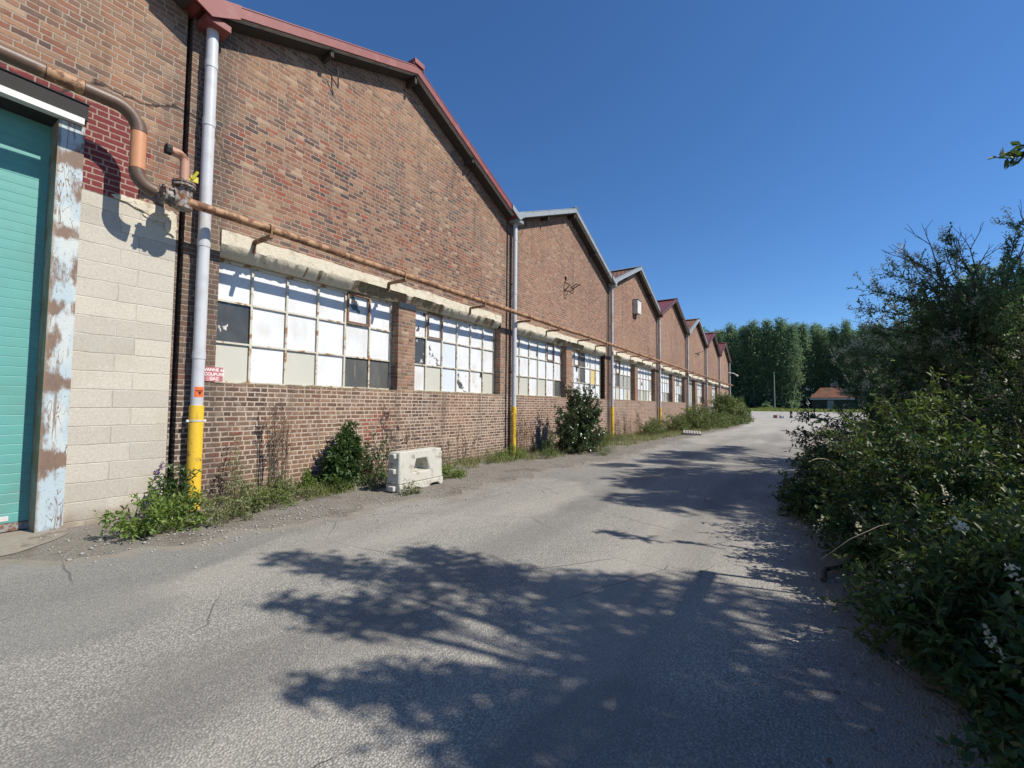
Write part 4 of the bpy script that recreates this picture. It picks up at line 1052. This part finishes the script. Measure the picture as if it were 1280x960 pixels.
shrub('hedge_weed','thin nettles leaning out of the hedge near the photographer','weeds',(3.6,-8.0,0),.95,.45,.25,16,9,6,.06,'l_hedge','stem_g',172,.42,.12,.3,.25,r0=.004)
shrub('ivy_clump','broad leaved ivy spreading over the ground at the hedge foot','ivy',(3.2,-7.95,0),.26,.6,.28,40,6,6,.085,'l_hedge','stem_b',173,.85,.12,.3,.2,r0=.004)
shrub('leafy_sapling','upright yellow green sapling standing out of the brambles','sapling',(7.3,-8.35,0),1.75,.28,.28,16,12,8,.08,'l_weed','stem_g',70,.4,.16,.2,.3,r0=.007)
for (lab,x,y,h,rx,sd) in [('dark hedge shrub on the right, farther along the road',19.0,-10.6,3.4,2.4,71),('dark hedge shrub on the right beside the yard',25.5,-11.2,3.0,2.6,72),('last hedge shrub on the right before the open yard',33.,-12.4,3.0,2.8,73)]:
    shrub('hedge_shrub',lab,'shrub',(x,y,0),h,rx,1.6,90,14,9,.13,'l_priv','stem_b',sd,.45,.4,.3,.03,r0=.015)

# the low branch reaching over the road
def spray(root_thing, base, start, dirv, length, nside, leafL, lm, sm, seed, name='low_branch', fl=False):
    rg = np.random.default_rng(seed); s = np.array(start); d = norm(np.array(dirv,float)); segs = []; P = []; D = []
    main = bez(s, s+d*length*.5+np.array([0,0,.08]), s+d*length, 8)
    segs.append((main.tolist(), [.012*(1-.1*i) for i in range(8)]))
    for k in range(nside):
        t = rg.uniform(.1,1)*7; q = min(int(t),6); p = main[q]+(main[q+1]-main[q])*(t-q)
        dr = norm(d*.8+rg.normal(0,.55,3)+[0,0,.1]); l = length*.28*rg.uniform(.4,1)
        segs.append(([p.tolist(), (p+dr*l).tolist()], [.004,.002]))
        m = 10; P.append(p+dr*l*np.linspace(.1,1,m)[:,None]); D.append(dr*.6+rg.normal(0,.6,(m,3)))
    P = np.concatenate(P); D = np.concatenate(D); L = leafL*rg.uniform(.6,1.15,len(P))
    mb = MB()
    for pth, r in segs: mb.tube(pth, r, 5, False)
    b_ = mb.build(name, M[sm], root_thing, base, 60)
    V, Fc, rn = leaf_geo(P, D, L, L*.42, rg, .6); to_mesh('leaves', V, [Fc], rn, M[lm], b_, base)
    if fl:
        e = [np.array(q[0][-1]) for q in segs[1:]]; e = np.array([e[i] for i in range(len(e)) if i % 2 == 0])
        Q = np.repeat(e, 30, 0); Q = Q + rg.normal(0,.028,Q.shape) + rg.random((len(Q),1))*np.array([0,.03,.10])
        V, Fc, rn = leaf_geo(Q, rg.normal(0,1,Q.shape), .028, .022, rg); to_mesh('blossom', V, [Fc], rn, M['l_flower'], b_, base)
gl = [o for o in bpy.data.objects if o.name.startswith('glossy_shrub')][0]
spray(gl, (10.0,-8.55,0), (9.3,-8.1,.95), (-.55,.72,.02), 1.35, 46, .075, 'l_laurel', 'stem_b', 81)
spray(gl, (10.0,-8.55,0), (9.6,-8.1,1.15), (-.35,.8,.10), 1.05, 30, .075, 'l_laurel', 'stem_b', 82)
fs = [o for o in bpy.data.objects if o.name.startswith('flowering_shrub')][0]
for k,(st,dv,ln) in enumerate([((10.6,-9.4,3.15),(-.25,.75,.30),1.35),((10.9,-9.3,2.75),(-.05,.85,.22),1.3),((10.5,-9.6,3.4),(-.1,.55,.5),1.2),((10.7,-9.2,2.3),(.0,.9,.12),1.3),((10.8,-9.0,1.7),(-.1,.9,.02),1.2),((10.6,-9.5,3.3),(-.3,.7,.42),1.25),((10.4,-9.7,3.45),(-.4,.35,.55),1.2),((10.8,-9.3,3.0),(.1,.8,.3),1.35),((10.5,-9.45,2.5),(-.3,.8,.2),1.3),((10.9,-9.1,2.1),(0,.9,.15),1.25),((10.4,-10.0,3.5),(-.4,.0,.6),1.1),((10.2,-10.3,3.2),(-.5,-.1,.5),1.2),((10.3,-9.6,2.2),(-.7,.6,.15),1.1)]):
    spray(fs, (11.0,-9.75,0), st, dv, ln, 30, .075, 'l_priv', 'stem_b', 90+k, 'arching_spray', True)

# dead shrub with bare forked twigs above the hedge
ds = thing('dead_shrub','bare forked dead twigs rising above the flowering shrub','dead shrub',(10.6,-9.45,0))
rg = np.random.default_rng(12); mb = MB()
def fork(p, d, l, r, lev):
    q = p + d*l; mid = (p+q)/2 + rg.normal(0,.03*l,3)
    mb.tube([p.tolist(), mid.tolist(), q.tolist()], [r, r*.85, r*.7], 5, False)
    if lev == 0: return
    for k in range(2 if lev > 1 else 3):
        fork(q if k < 2 else mid, norm(d+rg.normal(0,.36,3)+[0,0,.12]), l*rg.uniform(.5,.75), r*.62, lev-1)
for k in range(4):
    fork(np.array([10.6+rg.normal(0,.06),-9.75+rg.normal(0,.06),1.9]), norm(np.array([rg.normal(0,.09),rg.normal(.0,.09),1.])), 1.22, .028, 4)
mb.tube([(10.6,-9.75,0),(10.6,-9.75,1.95)], .05, 6)
mb.build('bare_twigs', M['bark'], ds, (10.6,-9.45,0), 60)

# railing fence half sunk in the brambles (its barred shadow falls on the road)
fc = thing('rail_fence','rusty rail fence with upright bars half buried in the brambles','fence',(3.4,-8.6,0)); fb = (3.4,-8.6,0)
for z0 in (.5, 2.33):
    MB().box(2.0, 4.80, -8.635, -8.565, z0, z0+.09).build('rail', M['vent'], fc, fb)
for k in range(13):
    MB().tube([(2.05+k*.226,-8.6,.0 if k%6==0 else .591),(2.05+k*.226,-8.6,2.329)], .024 if k%6==0 else .014, 8).build('bar', M['vent'], fc, fb, 40)

# overhanging tree whose crown shades the road
SX, SY = .2264, .9434
def big_tree(name, label, base, trunk_top, clumps, rtrunk, leafL, seed, per=1.0, lm='l_tree'):
    rg = np.random.default_rng(seed); root = thing(name, label, 'tree', base); b = np.array(base, float); tt = np.array(trunk_top, float)
    mb = MB(); mb.tube([(b+(0,0,-.1)).tolist(), (b*.6+tt*.4+[.05,.08,0]).tolist(), tt.tolist()], [rtrunk, rtrunk*.75, rtrunk*.5], 10, False)
    mb.build('trunk', M['bark'], root, base, 60)
    lb = MB(); P = []; D = []
    for (c, r) in clumps:
        c = np.array(c); t = rg.uniform(.45,1.0); st = b*(1-t)+tt*t
        ct = (st+c)/2; ct[2] += .25*np.linalg.norm(c-st)*.5
        pts = bez(st, ct, c, 7); lb.tube(pts.tolist(), [.024*(1-.13*i)+.002 for i in range(7)], 6, False)
        nt = max(6, int(60*r/.35*per))
        for k in range(nt):
            d = norm(rg.normal(0,1,3)*[1,1,.6]); e = c+d*r*rg.random()**.4
            s0 = pts[rg.integers(4,7)]
            dr = e-s0; l = np.linalg.norm(dr)
            if k % 5 == 0: lb.tube([s0.tolist(), ((s0+e)/2+rg.normal(0,.03,3)).tolist(), e.tolist()], [.006,.004,.002], 4, False)
            m = 7; P.append(e+norm(rg.normal(0,1,(m,3)))*rg.uniform(.02,.15,(m,1))); D.append(rg.normal(0,.8,(m,3))+norm(dr)*.6)
    lb.build('branches', M['bark'], root, base, 60)
    P = np.concatenate(P); D = np.concatenate(D); L = leafL*rg.uniform(.6,1.2,len(P))
    V, Fc, rn = leaf_geo(P, D, L, L*.5, rg, .7); to_mesh('crown', V, [Fc], rn, M[lm], root, base)
    return root
SH = [(2.35,-3.06,.19),(2.46,-3.4,.22),(2.53,-3.75,.24),(2.61,-4.18,.27),(2.76,-4.49,.26),(2.8,-4.83,.29),(1.88,-3.98,.12),(1.94,-4.28,.17),(1.95,-4.6,.19),(2.05,-4.84,.21),(2.27,-4.87,.19),(3.23,-3.94,.16),(3.23,-4.34,.23),(3.2,-4.82,.28),(3.17,-5.24,.37),(3.29,-5.54,.38),(3.39,-5.83,.39),(3.57,-6.09,.35),(3.91,-6.32,.3),(2.61,-5.37,.22),(2.6,-5.75,.28),(2.68,-6.04,.3),(2.85,-6.29,.3),(1.39,-4.96,.06),(1.46,-5.11,.1),(1.57,-5.22,.12),(1.71,-5.36,.17),(1.83,-5.54,.2),(1.86,-5.76,.24),(1.95,-5.99,.27),(1.56,-5.62,.15),(1.57,-5.89,.17),(1.65,-6.08,.2),(2.25,-6.11,.26),(2.21,-6.38,.31),(2.56,-6.57,.35),(2.89,-6.81,.37),(1.8,-6.3,.27),(1.92,-6.57,.27),(2.24,-6.8,.31),(2.65,-7.04,.35),(2.24,-7.03,.3),(2.49,-7.27,.32),(3.11,-7.39,.27),(3.75,-6.84,.25),(3.66,-7.13,.32),(2.9,-7.7,.4),(3.6,-7.7,.4),(2.0,-7.6,.4),(3.2,-8.4,.5),(3.05,-4.1,.2),(2.95,-4.9,.22),(3.0,-5.6,.25),(3.3,-6.5,.3),(3.0,-6.4,.3),(2.6,-6.3,.25),(2.0,-6.9,.3),(1.9,-7.3,.35),(1.7,-6.0,.16),(2.2,-4.4,.16)]
rg = np.random.default_rng(77); cl = []
for (x, y, r) in SH:
    z = 5.3 + .25*(x-2.5) + rg.uniform(-.35,.5)
    cl.append(((x+SX*z, y-SY*z, z), r*.95))
T1 = big_tree('overhanging_tree','broad leafy tree right of the road, its crown casting the large shadow','' or (3.3,-11.6,0),(3.4,-10.9,5.0),cl,.17,.105,78,.72)
spray(T1, (3.3,-11.6,0), (5.75,-9.45,3.78), (-.03,.95,-.10), .70, 17, .10, 'l_tree', 'bark', 93, 'hanging_branch')
spray(T1, (3.3,-11.6,0), (5.75,-9.45,3.22), (-.03,.95,-.05), .55, 5, .09, 'l_tree', 'bark', 94, 'hanging_branch')
rg = np.random.default_rng(79); cl = []
for i in range(82):
    if i < 48: x = rg.uniform(6.8,10.4); y = rg.uniform(-6.7,-4.3)-max(0,(7.6-x))*.8*rg.random(); z = rg.uniform(7.4,8.5)
    else: x = rg.uniform(10.2,18.); y = rg.uniform(-5.2,-2.9); z = rg.uniform(9.0,10.2)
    r_ = rg.uniform(.32,.55); cx = x+SX*z
    cl.append(((cx, min(y-SY*z, -8.3-.30*cx), z), r_))
big_tree('roadside_tree','tall leafy tree farther right, shading the road beyond the brambles',(14.2,-14.2,0),(14.2,-13.7,7.8),cl,.24,.14,80,.55)

# --- wood at the far side of the yard
def forest_tree(seed):
    rg = np.random.default_rng(seed); h = 20.; root = thing('forest_tree','tall dark green tree in the dense wood beyond the yard','tree',(0,0,0),'trees of the wood beyond the yard')
    MB().tube([(0,0,-.4),(.1,.05,h*.5),(0,0,h*.96)],[.26,.18,.04],7,False).build('trunk', M['forestbark'], root, (0,0,0), 60)
    P = []; D = []; RN = []
    nb = 215
    for i in range(nb):
        z = h*(.03+.97*(i/nb)**.95) ; f = z/h
        rr = (1.25+.60*math.sin(min(1,f*1.3)*math.pi*.8))*(1-max(0,(f-.62)/.38)**1.5*.95)
        if f < .3: rr *= .8
        a = i*2.399+rg.normal(0,.5); rad = rr*rg.uniform(.35,1.02)
        if .05 < f < .36 and rg.random() < .38: continue
        c = np.array([rad*math.cos(a), rad*math.sin(a), z+rg.normal(0,.3)])
        m = 30; Q = c+rg.normal(0,1,(m,3))*[.48,.48,.40]; P.append(Q)
        D.append(rg.normal(0,.7,(m,3))+norm(c*[1,1,0])*.5+[0,0,-.25]); RN.append(np.clip(rg.uniform(0,.5)+rg.random(m)*.55,0,1))
    P = np.concatenate(P); D = np.concatenate(D); RN = np.concatenate(RN); L = rg.uniform(.24,.44,len(P))
    V, Fc, rn = leaf_geo(P, D, L, L*.62, rg, .8, RN); to_mesh('crown', V, [Fc], rn, M['l_forest'], root, (0,0,0))
    return root
protos = [forest_tree(200+i) for i in range(7)]; used = set(); rg = np.random.default_rng(9)
k = 0
for row in range(5):
    for j in range(37):
        y = 46-j*2.95+rg.normal(0,.45)+(row%2)*2.1; x = 121+row*5.0+rg.normal(0,.8)
        if row == 0 and -30 < y < -7.5: continue
        pi = int(rg.integers(0,7))
        if pi not in used: o = protos[pi]; used.add(pi)
        else: o = copy_tree(protos[pi])
        o.location = (x, y, zg(x)); o.rotation_euler = (0,0,rg.uniform(0,6.28)); s = rg.uniform(.92,1.05)*(1.04 if y > -12 else .97); o.scale = (s*rg.uniform(.9,1.15),)*2+(s,)
for i in range(7):
    if i not in used: 
        for ch in list(protos[i].children): bpy.data.objects.remove(ch)
        bpy.data.objects.remove(protos[i])
# undergrowth at the wood's edge
for i in range(9):
    y = 20-i*5.2
    shrub('undergrowth_bush','low dark bush at the foot of the wood','bush',(117.8+random.uniform(-.6,.6) if not -21<y<-7 else 123.,y,zg(118)),random.uniform(1.6,2.6),2.6,1.2,40,8,6,.42,'l_forest','stem_b',300+i,.5,.5,.3,.05,r0=.02,group='bushes along the foot of the wood')

# --- ground cover
def blades(name, n, fx, h, w, mat, seed):
    rg = np.random.default_rng(seed); P = fx(rg, n); n = len(P); a = rg.uniform(0,6.28,n); hh = h*rg.uniform(.4,1.2,n)
    s = np.stack([np.cos(a),np.sin(a),0*a],1)*w*.5; ln = np.stack([rg.normal(0,.35,n),rg.normal(0,.35,n),np.ones(n)],1)
    mid = P+ln*hh[:,None]*.5; tip = P+(ln*[1.9,1.9,.95])*hh[:,None]
    V = np.stack([P-s,P+s,mid+s*.7,tip,mid-s*.7],1).reshape(-1,3); i = np.arange(n)[:,None]*5
    o = to_mesh(name, V, [i+[0,1,2,4], i+[4,2,3]], np.repeat(rg.random(n),5), mat, None, (0,0,0)); o['kind'] = 'stuff'; return o
def verge(rg, n):
    x = rg.uniform(2.6, 46, n*3); lim = np.interp(x,[2.6,4,9,12,18,24,34,46],[-1.1,-.9,-.8,-1.7,-1.9,-2.1,-2.9,-2.9])
    c = np.interp(x,[2.6,6,10,16,20,46],[.9,.6,.55,.8,1,1])
    y = -rg.random(len(x))**1.2*(-lim); cl = np.sin(x*2.3+y*3)+np.sin(x*5.1-y*4.2+1)+rg.normal(0,.5,len(x))
    k = (rg.random(len(x)) < c) & (cl > .15); x, y = x[k][:n], y[k][:n]
    return np.stack([x,y,0*x],1)
tag(blades('verge_grass', 19000, verge, .22, .010, M['grass'], 1), 'rough grass and weeds along the foot of the factory wall', 'grass')
def fld(rg, n):
    x = rg.uniform(99,121,n); y = rg.uniform(-55,45,n); return np.stack([x,y,np.array([zg(q) for q in x])],1)
tag(blades('field_grass', 26000, fld, .5, .10, M['fgrass'], 2), 'strip of green grass between the yard and the wood', 'grass')
def moundg(rg, n):
    x = 113+rg.normal(0,.8,n); y = -1.7+rg.normal(0,1.1,n); return np.stack([x,y,np.full(n,zg(113))],1)
tag(blades('mound_grass', 1500, moundg, .7, .06, M['fgrass'], 3), 'tuft of dark grass round the foot of the slim pole', 'grass')
def redge(rg, n):
    x = rg.uniform(1.5,12,n); y = np.interp(x,[1.5,3.6,6.4,12],[-7.95,-7.65,-7.35,-7.5])-.35-rg.random(n)**1.3*1.6; return np.stack([x,y,0*x],1)
tag(blades('hedge_grass', 5000, redge, .26, .010, M['grass'], 4), 'thin grass under the hedge on the right', 'grass')
def scatter(name, n, fx, s0, s1, mat, seed, flat=.6):
    rg = np.random.default_rng(seed); P = fx(rg, n); n = len(P); s = rg.uniform(s0,s1,n)*rg.random(n)**.6
    o6 = np.array([[1,0,0],[0,1,0],[-1,0,0],[0,-1,0],[0,0,1],[0,0,-1]],float)
    V = P[:,None,:]+o6[None]*s[:,None,None]*rg.uniform(.6,1.3,(n,6,1))*[1,1,flat]; V[:,:,2] += s[:,None]*.2
    i = np.arange(n)[:,None]*6
    F_ = np.concatenate([i+list(f) for f in ((0,1,4),(1,2,4),(2,3,4),(3,0,4),(1,0,5),(2,1,5),(3,2,5),(0,3,5))],0)
    o = to_mesh(name, V.reshape(-1,3), [F_], np.repeat(rg.random(n),6), mat, None, (0,0,0)); o['kind'] = 'stuff'; return o
def vst(rg, n):
    x = rg.uniform(1.2,24,n); e = np.array([lerp(EDGE_L,q) for q in x]); y = e+rg.normal(.15,.42,n); y = np.minimum(y,-.04); return np.stack([x,y,np.full(n,.004)],1)
tag(scatter('gravel', 4200, vst, .006, .026, M['stone'], 5), 'loose grey stones and grit along the road edge', 'gravel')
def lit(rg, n):
    x = rg.uniform(1.5,11,n); e = np.array([lerp(EDGE_R,q) for q in x]); y = e+np.abs(rg.normal(0,.35,n))-.25; return np.stack([x,y,np.full(n,.012)],1)
rg = np.random.default_rng(6); P = lit(rg, 2600); D = rg.normal(0,1,P.shape)*[1,1,.12]
V, Fc, rn = leaf_geo(P, D, rg.uniform(.012,.038,len(P)), rg.uniform(.008,.02,len(P)), rg, .25)
V[:,2] = np.maximum(V[:,2], .006)
lo_ = to_mesh('leaf_litter', V, [Fc], rn, M['l_dry'], None, (0,0,0)); lo_['kind'] = 'stuff'; tag(lo_, 'fallen leaves along the foot of the hedge', 'leaves')
for i,(p,lab) in enumerate([([(4.55,-7.2,.02),(4.75,-7.22,.05),(5.0,-7.35,.03),(5.35,-7.5,.05)],'crooked fallen branch lying at the hedge foot'),([(3.35,-7.5,.015),(3.5,-7.62,.02),(3.62,-7.85,.03)],'thin pale stick on the ground at the right edge')]):
    mb = MB(); mb.tube(p, [.022,.018,.014,.008][:len(p)] if i == 0 else .008, 7); tag(mb.build('fallen_branch', M['bark'] if i == 0 else M['cane'], None, p[0], 60), lab, 'branch')

# ------------------------------------------------------------------ light, sky, camera
sd = Vector((.24,-1.,1.06)).normalized()
sun = bpy.data.lights.new('sun', 'SUN'); sun.energy = 4.7; sun.angle = R_(.53); sun.color = (1.,.935,.83)
so = bpy.data.objects.new('sun', sun); COL.objects.link(so); so.rotation_euler = sd.to_track_quat('Z','Y').to_euler(); so.location = (0,-20,30)
W = bpy.data.worlds.new('World'); SC.world = W; W.use_nodes = True
nt = W.node_tree; nt.nodes.clear()
sky = nt.nodes.new('ShaderNodeTexSky'); sky.sky_type = 'NISHITA'; sky.sun_disc = False
sky.sun_elevation = math.asin(sd.z); sky.sun_rotation = math.atan2(sd.x, sd.y)
sky.air_density = .97; sky.dust_density = .0; sky.ozone_density = 10.0; sky.altitude = 0
bg = nt.nodes.new('ShaderNodeBackground'); bg.inputs[1].default_value = .104
wo = nt.nodes.new('ShaderNodeOutputWorld'); hs = nt.nodes.new('ShaderNodeHueSaturation'); hs.inputs['Saturation'].default_value = 1.06; nt.links.new(sky.outputs[0], hs.inputs['Color']); nt.links.new(hs.outputs[0], bg.inputs[0]); nt.links.new(bg.outputs[0], wo.inputs[0])

cam = bpy.data.cameras.new('camera'); co = bpy.data.objects.new('camera', cam); COL.objects.link(co)
cam.sensor_width = 36.; cam.lens = 36.*550/1280; cam.clip_start = .05; cam.clip_end = 3000
r = Vector((.5455526840237286,-.838032400190307,.008600301493493744)); u = Vector((-.045165400893986074,-.019152194687021423,.9987959150901429)); f = Vector((.836858623374696,.5452842283341264,.04829860053319412))
co.matrix_world = Matrix(((r.x,u.x,-f.x,0.),(r.y,u.y,-f.y,-7.0582),(r.z,u.z,-f.z,1.45),(0,0,0,1)))
SC.camera = co
vs_ = SC.view_settings; vs_.view_transform = 'Standard'; vs_.look = 'None'; vs_.exposure = .45; vs_.gamma = 1.; vs_.use_curve_mapping = False
SC.cycles.max_bounces = 6; SC.cycles.transparent_max_bounces = 4
